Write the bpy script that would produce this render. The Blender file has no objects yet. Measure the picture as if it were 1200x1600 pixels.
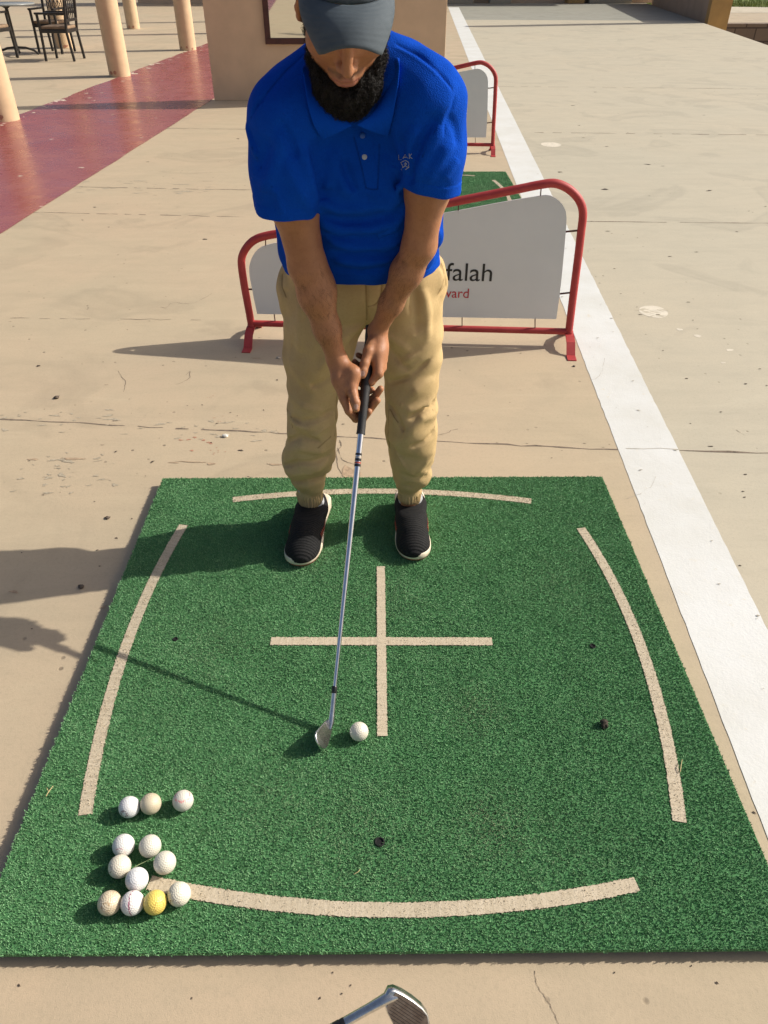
import bpy, bmesh, math, random
import numpy as np
from mathutils import Vector, Matrix, Euler
random.seed(7); RNG = np.random.default_rng(11)
SC = bpy.context.scene
COL = SC.collection
R = math.radians

# ------------------------------------------------------------------ camera geometry (pixels of the 1200x1600 photo -> rays)
FPX = 1150.0; PITCH = R(37.3); YAW = 0.0069
CAM = np.array([0.0, 0.0, 1.454])
FW = np.array([math.sin(YAW)*math.cos(PITCH), math.cos(YAW)*math.cos(PITCH), -math.sin(PITCH)])
RT = np.array([math.cos(YAW), -math.sin(YAW), 0.0]); UP = np.cross(RT, FW)
def ray(px, py): return FW*FPX + RT*(px-600) - UP*(py-800)
def at_z(px, py, z=0.0):
    d = ray(px, py); return CAM + d*((z-CAM[2])/d[2])
def at_y(px, py, y):
    d = ray(px, py); return CAM + d*((y-CAM[1])/d[1])
def at_plane(px, py, p0, n):
    d = ray(px, py); n = np.asarray(n, float); return CAM + d*(np.dot(np.asarray(p0)-CAM, n)/np.dot(d, n))
def nrm(v): v = np.asarray(v, float); return v/np.linalg.norm(v)

SUN_EL = R(34.5); SUN_AZ = R(12.0)             # the sun stands to the right (+x) and a little beyond (+y)
SUN_DIR = np.array([math.cos(SUN_EL)*math.cos(SUN_AZ), math.cos(SUN_EL)*math.sin(SUN_AZ), math.sin(SUN_EL)])

# ------------------------------------------------------------------ objects
def tag(o, label=None, cat=None, group=None, kind=None):
    if label: o['label'] = label
    if cat: o['category'] = cat
    if group: o['group'] = group
    if kind: o['kind'] = kind
    return o
def empty(name, loc=(0,0,0), rz=0.0):
    o = bpy.data.objects.new(name, None); COL.objects.link(o)
    o.location = loc; o.rotation_euler = (0,0,rz); o.empty_display_size = .1
    return o
def link(name, me, mats=None, parent=None, smooth=False):
    o = bpy.data.objects.new(name, me); COL.objects.link(o)
    if mats is not None:
        for m in (mats if isinstance(mats, (list, tuple)) else [mats]): me.materials.append(m)
    if smooth: me.polygons.foreach_set('use_smooth', np.ones(len(me.polygons), dtype=bool))
    if parent is not None:
        o.parent = parent
    return o
def world_child(o, parent):
    """mesh data are in world coordinates: keep them there under a moved parent"""
    o.parent = parent
    M = Matrix.LocRotScale(parent.location, parent.rotation_euler, parent.scale)
    o.data.transform(M.inverted()); return o
def mesh_np(name, V, F, n=4):
    """V (n,3), F (m,k) with k corners per face"""
    me = bpy.data.meshes.new(name)
    V = np.ascontiguousarray(V, dtype=np.float32); F = np.ascontiguousarray(F, dtype=np.int32)
    k = F.shape[1]
    me.vertices.add(len(V)); me.vertices.foreach_set('co', V.ravel())
    me.loops.add(F.size); me.loops.foreach_set('vertex_index', F.ravel())
    me.polygons.add(len(F)); me.polygons.foreach_set('loop_start', np.arange(0, F.size, k, dtype=np.int32))
    me.update(calc_edges=True); me.validate()
    return me
class MB:
    """collects verts and polygons (with a material index) for one mesh"""
    def __init__(s): s.v = []; s.f = []; s.mi = []; s.sm = []
    def add(s, V, F, mi=0, smooth=False):
        b = len(s.v); s.v += [tuple(map(float, p)) for p in V]
        for f in F: s.f.append([b+i for i in f]); s.mi.append(mi); s.sm.append(smooth)
    def box(s, c, d, mi=0, M=None, bev=0.0):
        x, y, z = d[0]/2, d[1]/2, d[2]/2
        if bev <= 0:
            P = [(a*x, b*y, e*z) for a in (-1,1) for b in (-1,1) for e in (-1,1)]
            F = [(0,1,3,2),(4,6,7,5),(0,4,5,1),(2,3,7,6),(0,2,6,4),(1,5,7,3)]
        else:
            bm = bmesh.new(); bmesh.ops.create_cube(bm, size=1)
            bmesh.ops.scale(bm, vec=(d[0], d[1], d[2]), verts=bm.verts)
            bmesh.ops.bevel(bm, geom=list(bm.edges), offset=bev, segments=2, profile=.6, affect='EDGES')
            P = [tuple(v.co) for v in bm.verts]; bm.verts.index_update()
            F = [[v.index for v in f.verts] for f in bm.faces]; bm.free()
        P = [Vector(p) for p in P]
        if M is not None: P = [M @ p for p in P]
        s.add([p + Vector(c) for p in P], F, mi)
    def tube(s, pts, r, n=10, mi=0, caps=True, closed=False, flat=None):
        pts = [np.asarray(p, float) for p in pts]; m = len(pts)
        rr = r if hasattr(r, '__len__') else [r]*m
        V = []; up = None
        for i, p in enumerate(pts):
            a = pts[(i-1) % m] if (i > 0 or closed) else pts[i]
            b = pts[(i+1) % m] if (i < m-1 or closed) else pts[i]
            t = nrm(b-a)
            if up is None:
                up = np.array([0,0,1.0]) if abs(t[2]) < .9 else np.array([0,1.0,0])
            u = nrm(up - t*np.dot(up, t)); w = np.cross(t, u); up = u
            for k in range(n):
                an = 2*math.pi*k/n
                V.append(p + rr[i]*(u*math.cos(an) + w*math.sin(an)*(flat or 1)))
        F = []
        for i in range(m if closed else m-1):
            j = (i+1) % m
            for k in range(n):
                l = (k+1) % n
                F.append((i*n+k, j*n+k, j*n+l, i*n+l))
        s.add(V, F, mi, True)
        if caps and not closed:
            s.add(V[:n], [tuple(range(n))[::-1]][:1] and [tuple(range(n))], mi); s.add(V[-n:], [tuple(range(n))[::-1]], mi)
    def lathe(s, prof, n=24, c=(0,0,0), mi=0, M=None):
        V = []; m = len(prof)
        for (r, z) in prof:
            for k in range(n):
                an = 2*math.pi*k/n; p = Vector((r*math.cos(an), r*math.sin(an), z))
                if M is not None: p = M @ p
                V.append(p + Vector(c))
        F = [(i*n+k, i*n+(k+1) % n, (i+1)*n+(k+1) % n, (i+1)*n+k) for i in range(m-1) for k in range(n)]
        s.add(V, F, mi, True)
        s.add(V[:n], [tuple(range(n))[::-1]], mi); s.add(V[-n:], [tuple(range(n))], mi)
    def prism(s, poly, z0, z1, mi=0, axis=None):
        """poly: list of (x,y); extruded from z0 to z1; axis maps (x,y,z)->world"""
        n = len(poly); V = [(x, y, z0) for x, y in poly] + [(x, y, z1) for x, y in poly]
        if axis: V = [axis(*v) for v in V]
        F = [tuple(range(n))[::-1], tuple(range(n, 2*n))] + [(i, (i+1) % n, n+(i+1) % n, n+i) for i in range(n)]
        s.add(V, F, mi)
    def sheet(s, poly, z, mi=0):
        s.add([(p[0], p[1], z) for p in poly], [tuple(range(len(poly)))], mi)
    def build(s, name, mats=None, parent=None, autosmooth=False):
        me = bpy.data.meshes.new(name); me.from_pydata(s.v, [], s.f); me.update()
        o = link(name, me, mats, None)
        me.polygons.foreach_set('material_index', np.array(s.mi, dtype=np.int32))
        me.polygons.foreach_set('use_smooth', np.array(s.sm, dtype=bool))
        bm = bmesh.new(); bm.from_mesh(me); bmesh.ops.recalc_face_normals(bm, faces=bm.faces); bm.to_mesh(me); bm.free()
        if parent is not None: o.parent = parent
        return o
def copy_tree(o, parent=None):
    c = o.copy(); COL.objects.link(c)
    if parent is not None: c.parent = parent
    for ch in list(o.children): copy_tree(ch, c)
    return c

# ------------------------------------------------------------------ materials
class NT:
    def __init__(s, name):
        s.m = bpy.data.materials.new(name); s.m.use_nodes = True
        s.t = s.m.node_tree; s.b = s.t.nodes['Principled BSDF']
    def n(s, kind, **kw):
        x = s.t.nodes.new(kind)
        for k, v in kw.items():
            if k in x.inputs: x.inputs[k].default_value = v
            else: setattr(x, k, v)
        return x
    def l(s, a, b): s.t.links.new(a, b)
    def coord(s, kind='Object', scale=None):
        c = s.n('ShaderNodeTexCoord'); o = c.outputs[kind]
        if scale is not None:
            m = s.n('ShaderNodeMapping'); m.inputs['Scale'].default_value = scale; s.l(o, m.inputs['Vector']); o = m.outputs[0]
        return o
    def noise(s, vec, scale, detail=4, rough=.55, dist=0.0):
        x = s.n('ShaderNodeTexNoise'); x.inputs['Scale'].default_value = scale; x.inputs['Detail'].default_value = detail
        x.inputs['Roughness'].default_value = rough; x.inputs['Distortion'].default_value = dist
        if vec is not None: s.l(vec, x.inputs['Vector'])
        return x.outputs['Fac']
    def ramp(s, fac, stops):
        x = s.n('ShaderNodeValToRGB'); e = x.color_ramp.elements
        while len(e) < len(stops): e.new(.5)
        for k, (p, c) in enumerate(stops):
            e[k].position = p; e[k].color = (c[0], c[1], c[2], 1) if hasattr(c, '__len__') else (c, c, c, 1)
        s.l(fac, x.inputs[0]); return x.outputs[0]
    def mix(s, fac, a, b, blend='MIX'):
        x = s.n('ShaderNodeMix', data_type='RGBA', blend_type=blend)
        if isinstance(fac, (int, float)): x.inputs[0].default_value = fac
        else: s.l(fac, x.inputs[0])
        for v, i in ((a, 6), (b, 7)):
            if hasattr(v, 'is_linked') or hasattr(v, 'links'): s.l(v, x.inputs[i])
            else: x.inputs[i].default_value = (v[0], v[1], v[2], 1)
        return x.outputs[2]
    def math(s, op, a, b=None):
        x = s.n('ShaderNodeMath', operation=op)
        for v, i in ((a, 0), (b, 1)):
            if v is None: continue
            if isinstance(v, (int, float)): x.inputs[i].default_value = v
            else: s.l(v, x.inputs[i])
        return x.outputs[0]
    def bump(s, h, strength=.3, dist=.01, prev=None):
        x = s.n('ShaderNodeBump'); x.inputs['Strength'].default_value = strength; x.inputs['Distance'].default_value = dist
        s.l(h, x.inputs['Height'])
        if prev is not None: s.l(prev, x.inputs['Normal'])
        s.l(x.outputs[0], s.b.inputs['Normal']); return x.outputs[0]
    def base(s, c):
        if hasattr(c, 'links'): s.l(c, s.b.inputs['Base Color'])
        else: s.b.inputs['Base Color'].default_value = (c[0], c[1], c[2], 1)
    def set(s, **kw):
        for k, v in kw.items(): s.b.inputs[k.replace('_', ' ')].default_value = v
        return s
def simple(name, c, rough=.5, metal=0.0, var=.12, scale=25, bump=0.0, spec=.5, bscale=None, bdist=.002):
    m = NT(name); v = m.coord('Object'); f = m.noise(v, scale, 5)
    lo = tuple(x*(1-var) for x in c); hi = tuple(min(1, x*(1+var)) for x in c)
    m.base(m.ramp(f, [(.3, lo), (.7, hi)])); m.set(Roughness=rough, Metallic=metal); m.b.inputs['Specular IOR Level'].default_value = spec
    if bump: m.bump(m.noise(v, bscale or scale*6, 3), bump, bdist)
    return m.m
# ------------------------------------------------------------------ signed-distance modelling (organic bodies and cloth)
def smin(a, b, k):
    if k <= 0: return np.minimum(a, b)
    h = np.maximum(k-np.abs(a-b), 0)/k
    return np.minimum(a, b) - h*h*k*.25
def smax(a, b, k): return -smin(-a, -b, k)
def cap(P, a, b, ra, rb=None):
    rb = ra if rb is None else rb
    a = np.asarray(a, np.float32); b = np.asarray(b, np.float32); ab = b-a
    t = np.clip(((P-a) @ ab)/max(float(ab @ ab), 1e-9), 0, 1)
    d = P - a - t[:, None]*ab
    return np.sqrt((d*d).sum(1)) - (ra + t*(rb-ra))
def chain(P, pts, rad, k=.01):
    d = None
    for i in range(len(pts)-1):
        e = cap(P, pts[i], pts[i+1], rad[i], rad[i+1]); d = e if d is None else smin(d, e, k)
    return d
def ell(P, c, r):
    q = P-np.asarray(c, np.float32); r = np.asarray(r, np.float32)
    k0 = np.sqrt(((q/r)**2).sum(1)); k1 = np.sqrt(((q/(r*r))**2).sum(1))
    return k0*(k0-1)/np.maximum(k1, 1e-6)
def sph(P, c, r):
    q = P-np.asarray(c, np.float32); return np.sqrt((q*q).sum(1))-r
def segdist(P, pts):
    """distance to a polyline, only for points close to it"""
    d = None
    for i in range(len(pts)-1):
        e = cap(P, pts[i], pts[i+1], 0.0); d = e if d is None else np.minimum(d, e)
    return d
def sines(P, lam, n, seed, aniso=(1,1,1)):
    g = np.random.default_rng(seed); out = np.zeros(len(P), np.float32)
    for _ in range(n):
        k = g.normal(size=3)*np.array(aniso); k = k/np.linalg.norm(k)*2*math.pi/(lam*g.uniform(.7, 1.4))
        out += np.sin(P @ k.astype(np.float32) + g.uniform(0, 6.28))
    return out/math.sqrt(n)
def folds_fn(folds):
    """folds: list of (points, width, amplitude); returns displacement outward"""
    prep = []
    for pts, w, A in folds:
        pts = np.asarray(pts, np.float32); prep.append((pts, pts.min(0)-5*w, pts.max(0)+5*w, w, A))
    def f(P):
        out = np.zeros(len(P), np.float32)
        for pts, lo, hi, w, A in prep:
            m = np.nonzero(((P > lo) & (P < hi)).all(1))[0]
            if len(m) == 0: continue
            d = segdist(P[m], pts)
            # taper towards the ends of the fold
            a, b = pts[0], pts[-1]; ab = b-a; t = np.clip(((P[m]-a) @ ab)/max(float(ab@ab), 1e-9), 0, 1)
            env = np.clip(np.minimum(t, 1-t)*5+.15, 0, 1)
            out[m] += A*env*(np.exp(-(d/w)**2) + .35*np.exp(-(d/(2.4*w))**2))
        return out
    return f
def trace(f, pix, y0=.9, off=0.0, iters=90):
    """points of the surface f=0 seen at the given photo pixels"""
    D = np.array([ray(*p) for p in pix]); D /= np.linalg.norm(D, axis=1)[:, None]
    t = np.full(len(D), .9)
    for _ in range(iters):
        d = f((CAM + D*t[:, None]).astype(np.float32)); t += np.clip(d, -.05, .05)*.8
    return CAM + D*(t-off)[:, None]
def isosurface(f, lo, hi, vox):
    """naive surface nets on a sparse-evaluated grid -> V, quads"""
    B = 8; lo = np.asarray(lo, float); n = np.ceil((np.asarray(hi)-lo)/vox/B).astype(int)
    bc = np.stack(np.meshgrid(*[np.arange(k) for k in n], indexing='ij'), -1).reshape(-1, 3)
    ctr = (lo + (bc*B + (B-1)/2)*vox).astype(np.float32)
    dc = np.concatenate([f(ctr[i:i+200000]) for i in range(0, len(ctr), 200000)])
    act = np.abs(dc) < vox*B*1.0 + .006
    D = np.empty(tuple(n*B), np.float32)
    Dv = D.reshape(n[0], B, n[1], B, n[2], B)
    Dv[...] = dc.reshape(n[0], 1, n[1], 1, n[2], 1)
    off = np.stack(np.meshgrid(*[np.arange(B)]*3, indexing='ij'), -1).reshape(-1, 3)
    ids = np.nonzero(act)[0]
    for s in range(0, len(ids), 600):
        ii = ids[s:s+600]; g = bc[ii][:, None, :]*B + off[None]
        d = f((lo + g.reshape(-1, 3)*vox).astype(np.float32)).reshape(len(ii), B, B, B)
        for q, i in enumerate(ii):
            x, y, z = bc[i]; Dv[x, :, y, :, z, :] = d[q]
    S = D < 0
    c = np.zeros(tuple(np.array(S.shape)-1), np.uint8)
    for dx in (0,1):
        for dy in (0,1):
            for dz in (0,1):
                c += S[dx:S.shape[0]-1+dx, dy:S.shape[1]-1+dy, dz:S.shape[2]-1+dz]
    cells = np.argwhere((c > 0) & (c < 8)); idx = np.full(c.shape, -1, np.int32); idx[tuple(cells.T)] = np.arange(len(cells))
    acc = np.zeros((len(cells), 3)); cnt = np.zeros(len(cells))
    cor = [(a, b, e) for a in (0,1) for b in (0,1) for e in (0,1)]
    val = {k: D[tuple((cells+k).T)] for k in cor}
    for a in cor:
        for ax in range(3):
            if a[ax]: continue
            b = list(a); b[ax] = 1; b = tuple(b); va, vb = val[a], val[b]
            m = (va < 0) != (vb < 0); t = va[m]/(va[m]-vb[m])
            p = np.tile(np.array(a, float), (m.sum(), 1)); p[:, ax] += t
            acc[m] += p; cnt[m] += 1
    V = lo + (cells + acc/cnt[:, None])*vox
    Q = []
    for ax in range(3):
        sl0 = [slice(None)]*3; sl1 = [slice(None)]*3; sl0[ax] = slice(0, -1); sl1[ax] = slice(1, None)
        s0, s1 = S[tuple(sl0)], S[tuple(sl1)]
        e = np.argwhere(s0 != s1); u, w = (ax+1) % 3, (ax+2) % 3
        ok = (e[:, u] > 0) & (e[:, w] > 0) & (e[:, u] < c.shape[u]) & (e[:, w] < c.shape[w]) & (e[:, ax] < c.shape[ax])
        e = e[ok]; flip = s0[tuple(e.T)]
        o = []
        for (du, dw) in ((-1,-1),(0,-1),(0,0),(-1,0)):
            k = e.copy(); k[:, u] += du; k[:, w] += dw; o.append(idx[tuple(k.T)])
        q = np.stack(o, 1); q[~flip] = q[~flip][:, ::-1]; Q.append(q)
    Q = np.concatenate(Q); Q = Q[(Q >= 0).all(1)]
    return V, Q
def smooth_mesh(V, Q, it=2, lam=.5):
    E = np.concatenate([Q[:, [0,1]], Q[:, [1,2]], Q[:, [2,3]], Q[:, [3,0]]]); n = len(V)
    for _ in range(it):
        acc = np.zeros_like(V); cnt = np.zeros(n)
        for k in range(3):
            acc[:, k] = np.bincount(E[:, 0], V[E[:, 1], k], n) + np.bincount(E[:, 1], V[E[:, 0], k], n)
        cnt = np.bincount(E[:, 0], minlength=n) + np.bincount(E[:, 1], minlength=n)
        V = V + lam*(acc/np.maximum(cnt, 1)[:, None]-V)
    return V
def sdf_object(name, f, lo, hi, vox, mats, parent, smooth_it=1, keep=None):
    V, Q = isosurface(f, lo, hi, vox); V = smooth_mesh(V, Q, smooth_it)
    me = mesh_np(name, V, Q); o = link(name, me, mats, None, smooth=True); world_child(o, parent)
    return o, V, Q
# ------------------------------------------------------------------ the setting: ground, floors, painted line
def concrete(name, c, dirt, pink, seed, fine=1.0):
    m = NT(name); v = m.coord('Object')
    mp = m.n('ShaderNodeMapping'); mp.inputs['Location'].default_value = (seed, seed*1.7, 0); m.l(v, mp.inputs['Vector']); v = mp.outputs[0]
    big = m.noise(v, .55, 5, .6); mid = m.noise(v, 3.1, 6, .65, .4); fin = m.noise(v, 95, 4, .7); grit = m.noise(v, 420, 2, .6)
    st = m.n('ShaderNodeMapping'); st.inputs['Scale'].default_value = (1.1, 5.5, 1); m.l(v, st.inputs['Vector'])
    streak = m.noise(st.outputs[0], 1.6, 7, .7, .6)
    col = m.mix(m.ramp(big, [(.32, 0), (.68, 1)]), c, pink)
    col = m.mix(m.math('MULTIPLY', m.ramp(mid, [(.42, 0), (.72, 1)]), .42), col, dirt)
    col = m.mix(m.math('MULTIPLY', m.ramp(streak, [(.5, 0), (.75, 1)]), .40), col, tuple(x*.80 for x in c))
    col = m.mix(m.math('MULTIPLY', m.ramp(streak, [(.28, 1), (.45, 0)]), .35), col, tuple(min(1, x*1.17) for x in c))
    col = m.mix(m.math('MULTIPLY', m.ramp(fin, [(.5, 0), (.8, 1)]), .42), col, tuple(x*.7 for x in c))
    col = m.mix(m.math('MULTIPLY', m.ramp(grit, [(.56, 0), (.78, 1)]), .45), col, tuple(x*.55 for x in c))
    blot = m.noise(v, 1.15, 4, .5, 1.2)
    col = m.mix(m.math('MULTIPLY', m.ramp(blot, [(.56, 0), (.62, 1), (.7, .2)]), .22), col, tuple(x*.62 for x in dirt))
    # sparse small pits and specks
    vo = m.n('ShaderNodeTexVoronoi'); vo.inputs['Scale'].default_value = 13*fine; m.l(v, vo.inputs['Vector'])
    gate = m.ramp(m.noise(v, 1.7, 2), [(.46, 0), (.62, 1)])
    pit = m.math('MULTIPLY', m.ramp(vo.outputs['Distance'], [(.05, 1), (.10, 0)]), gate)
    col = m.mix(m.math('MULTIPLY', pit, .65), col, (.12, .09, .06))
    m.base(col)
    m.l(m.ramp(mid, [(.3, .62), (.7, .88)]), m.b.inputs['Roughness']); m.b.inputs['Specular IOR Level'].default_value = .35
    h = m.math('ADD', m.math('MULTIPLY', fin, .5), m.math('ADD', m.math('MULTIPLY', grit, .35), m.math('MULTIPLY', pit, -1.2)))
    m.bump(h, .35, .003); return m.m
M_FLOOR = concrete('concrete_beige', (.465,.385,.262), (.375,.315,.222), (.50,.385,.262), 3)
M_PAVE = concrete('concrete_grey', (.475,.430,.328), (.40,.368,.290), (.50,.44,.328), 21)
M_GREYP = concrete('grey_far_tone', (.30,.295,.25), (.26,.26,.225), (.32,.31,.26), 33)
M_TERR = concrete('concrete_terrace', (.52,.44,.29), (.45,.38,.26), (.53,.43,.29), 40)
M_JOINT = simple('joint_dirt', (.17,.13,.095), .95, var=.4, scale=60)
M_JOINTP = simple('joint_pale', (.30,.245,.18), .95, var=.3, scale=40)
M_FLAKE = simple('flaked_cement', (.39,.33,.24), .9, var=.25, scale=90, bump=.4)
M_FLAKE2 = simple('worn_patch', (.40,.29,.19), .95, var=.3, scale=70, bump=.5)
M_PIT = simple('pit', (.055,.038,.028), .95, var=.4, scale=200)
M_PAINTO = simple('worn_paint', (.63,.57,.46), .8, var=.14, scale=30)
M_RUST = simple('rusty_smear', (.42,.20,.13), .9, var=.3, scale=60)

def wl(y): return .8*0 + .754 + .0530*y        # left edge of the white line
def wr(y): return .963 + .0578*y               # right edge
floor = MB()
xl = -40.0
floor.sheet([(xl,-25),(wl(-25)+.02,-25),(wl(32)+.02,32),(xl,32)], 0.0, 0)
def strip_line(mb, p, q, w, z, mi, seg=.05, jit=.006, gap=.0, seed=0):
    z = z*.35
    g = np.random.default_rng(seed); p = np.array(p[:2]); q = np.array(q[:2]); L = np.linalg.norm(q-p); n = max(2, int(L/seg)); t = (q-p)/L; u = np.array([-t[1], t[0]])
    pts = [p + t*L*i/n + u*g.normal()*jit for i in range(n+1)]; ww = [w*abs(g.normal(1, .45)) for _ in pts]
    for i in range(n):
        if g.random() < gap: continue
        a, b = pts[i], pts[i+1]
        mb.add([(*(a-u*ww[i]/2), z), (*(b-u*ww[i+1]/2), z), (*(b+u*ww[i+1]/2), z), (*(a+u*ww[i]/2), z)], [(0,1,2,3)], mi)
def blob(mb, c, rx, ry, z, mi, seed, n=14, rough=.3, rot=0):
    z = z*.3 if z < .0051 else (z*.55 if z > .0061 else z)
    g = np.random.default_rng(seed); ph = g.uniform(0, 6.28, 4); P = []
    for k in range(n):
        a = 2*math.pi*k/n; r = 1 + rough*(math.sin(2*a+ph[0])*.5 + math.sin(3*a+ph[1])*.45 + math.sin(5*a+ph[2])*.4)*.7
        x, y = rx*r*math.cos(a), ry*r*math.sin(a); P.append((c[0]+x*math.cos(rot)-y*math.sin(rot), c[1]+x*math.sin(rot)+y*math.cos(rot)))
    mb.sheet(P, z, mi)
# joints across the left floor
for k, (a, b, w, gp) in enumerate([((0,655),(966,704),.006,.06), ((60,291),(402,297),.010,.2), ((20,331),(384,339),.007,.12),
                                 ((205,200),(384,202),.010,.05), ((0,497),(330,500),.003,.4)]):
    A, B = at_z(*a), at_z(*b); strip_line(floor, A, B, w, .0022, 1, seed=k, gap=gp, jit=.003)
# hairline cracks
g = np.random.default_rng(5)
def crack(mb, px, py, dx, dy, n, seed, w=.0022, mi=1):
    g = np.random.default_rng(seed); p = np.array([px, py], float); d = np.array([dx, dy], float); pts = [p.copy()]
    for _ in range(n):
        d = d + g.normal(size=2)*np.linalg.norm(d)*.45; d = d/np.linalg.norm(d)*math.hypot(dx, dy); p = p + d; pts.append(p.copy())
    W = [at_z(*q) for q in pts]
    for i in range(len(W)-1): strip_line(mb, W[i], W[i+1], w, .0024, mi, seg=.03, jit=.001, seed=seed+i)
crack(floor, 250, 480, 9, 4, 9, 2, .0013); crack(floor, 275, 601, 7, 5, 5, 3, .0018); crack(floor, 185, 580, 6, 7, 4, 4, .0016)
crack(floor, 530, 688, 3, 9, 6, 6, .0025); crack(floor, 528, 700, 5, 8, 5, 16, .002); crack(floor, 640, 690, 10, 1, 8, 7, .0015)
for q_, pts_ in enumerate([[(836,1517),(837,1532),(842,1545),(850,1555),(860,1571),(868,1588),(876,1606)], [(1163,680),(1150,672)]]):
    for p_, r_ in zip(pts_[:-1], pts_[1:]): strip_line(floor, at_z(*p_), at_z(*r_), .0012, .0024, 1, seg=.012, jit=.0005, seed=400+q_)
# flaked cement along the joint, worn patches
for i in range(110):
    px = g.uniform(0, 450); base = 655 + px*.045
    py = base + g.normal()*9 if i < 70 else base + 88 + g.normal()*14 - px*.05
    if i >= 70 and px > 170: px *= .4
    c = at_z(px, py); s = abs(g.normal(.0028, .003))+.0012
    blob(floor, c, s*g.uniform(1, 2.6), s*g.uniform(.4, 1), .0028 + i*1.5e-5, 3, 100+i, rough=.8, rot=g.uniform(-.4, .4))
for i in range(36):
    px = g.uniform(120, 330); py = 292 + (px-120)*.015 + g.normal()*7
    c = at_z(px, py); s = abs(g.normal(.006, .006))+.003; blob(floor, c, s*g.uniform(1.5, 4), s*.6, .0028+i*2e-5, 3, 300+i, rough=.8)
for (px, py, rx, ry) in [(115,717,.036,.007),(52,718,.02,.005),(272,723,.016,.004),(330,725,.018,.006),(430,726,.03,.004),(300,722,.05,.003),(162,949,.009,.006),(22,925,.012,.006),(548,740,.03,.045),(400,560,.02,.004)]:
    blob(floor, at_z(px, py), rx, ry, .0046, 4, int(px+py), rough=.6, rot=-.1)
for (px, py, r) in [(60,572,.011),(88,620,.012),(181,706,.006),(238,722,.008),(376,704,.009),(320,374,.016),(168,809,.009),(127,916,.010),(206,811,.004),(182,841,.005),(148,784,.003),(152,860,.004),(156,885,.004),
                    (339,662,.006),(360,645,.004),(316,633,.004),(293,634,.003),(433,594,.006),(330,692,.005),(255,571,.004),(412,641,.004),(148,324,.012),(129,344,.008),(372,217,.018),(231,253,.012),(170,355,.008),(34,864,.003),(50,983,.003),(122,1096,.003),(500,1560,.0025),(548,1540,.002),(534,1553,.002),(520,1520,.002),(300,1560,.002),(960,1520,.002),(1120,1536,.003),(30,1540,.003),
                    (1080,1480*1.02,.002),(1178,1270,.004)]:
    c = at_z(px, py); blob(floor, c, r*.95, r*.6, .0048, 5, int(px*3+py), n=10, rough=.7, rot=g.uniform(-1, 1))
for i in range(60):
    px, py = g.uniform(0, 960), g.uniform(380, 780)
    blob(floor, at_z(px, py), abs(g.normal(.003, .002))+.001, .0015, .0049, 5, 700+i, n=7, rough=.6)
for (px, py, r) in [(327,618,.008),(300,690,.03),(346,655,.01),(332,706,.012)]:
    for q in range(7): blob(floor, at_z(px+g.normal()*7*r/.01, py+g.normal()*4*r/.01), r*.25, r*.13, .0030+q*1e-4, 7, int(px)+q, rough=.7)
blob(floor, at_z(353,680), .012, .010, .0049, 6, 3)
o_floor = floor.build('floor', [M_FLOOR, M_JOINT, M_JOINTP, M_FLAKE, M_FLAKE2, M_PIT, M_PAINTO, M_RUST]); tag(o_floor, kind='structure')

def pe(y): return 7.6 + .128*(y-16.93)          # right edge of the raised pavement
pave = MB()
yy = [-25, 0, 16.9, 32]
pave.add([(wl(-25)+.02,-25,0),(pe(-25),-25,0),(pe(32),32,0),(wl(32)+.02,32,0)], [(0,1,2,3)], 0)
pave.add([(pe(-25),-25,0),(pe(32),32,0),(pe(32),32,-1.6),(pe(-25),-25,-1.6)], [(0,1,2,3)], 0)
for k, (a, b, w, gp) in enumerate([((1062,704),(1200,708),.008,.0), ((915,346),(1200,349),.010,.05), ((772,135),(1200,139),.012,.35), ((835,207),(1200,211),.012,.3), ((930,90),(1200,92),.012,.5), ((700,60),(1120,62),.012,.6)]):
    A, B = at_z(*a), at_z(*b); d = B-A; B = A + d*(pe(A[1])-A[0])/d[0]; strip_line(pave, A, B, w, .0022, 1, seed=50+k, gap=gp, jit=.002, seg=.09)
def ring_blob(mb, px, py, rx, ry, seed):
    g = np.random.default_rng(seed); c = at_z(px, py); blob(mb, c, rx, ry, .0024, 2, seed, n=28, rough=.06)
    for q in range(12):
        a = g.uniform(0, 6.28); r = math.sqrt(g.uniform(0, .8)); blob(mb, (c[0]+rx*r*math.cos(a), c[1]+ry*r*math.sin(a)), .012+.014*g.random(), .006, .0030+q*3e-5, 0, seed+q, rough=.8, rot=g.uniform(-.6,.6))
ring_blob(pave, 1021, 487, .072, .078, 5)
blob(pave, at_z(861,226), .092, .11, .0024, 2, 8, n=28, rough=.05)
for (px, py, r) in [(1062,515,.016),(1090,525,.018),(1140,547,.015),(1130,567,.010)]: blob(pave, at_z(px, py), r, r*.75, .0025, 2, px, rough=.4)
for (px, py, r) in [(930,144,.03),(895,165,.03),(905,196,.02),(945,296,.04),(1012,257,.03),(1108,298,.03),(875,269,.03),(1088,394,.012),(1036,548,.006),(1156,884,.006),(1200-30,330,.01),(948,229,.02),(1100,180,.02),(960,420,.01),(1165,600,.01)]:
    blob(pave, at_z(px, py), r*.8, r*.4, .0046, 3, px+py, n=9, rough=.7, rot=g.uniform(-.3, .3))
for i in range(70):
    px, py = g.uniform(860, 1200), g.uniform(60, 800); c = at_z(px, py)
    if c[0] < wr(c[1])+.05: continue
    s = abs(g.normal(.0025, .0015))*(1+c[1]*.08); blob(pave, c, s*1.7, s*.8, .0049, 3, 900+i, n=7, rough=.6)
pave.sheet([(wl(23.6),23.6),(pe(23.2),23.2),(pe(31),31),(wl(31),31)], .0006, 4)  # greyer tone laid over the far end of the pavement
o_pave = pave.build('pavement', [M_PAVE, M_JOINT, M_PAINTO, M_PIT, M_GREYP]); tag(o_pave, kind='structure')

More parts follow.
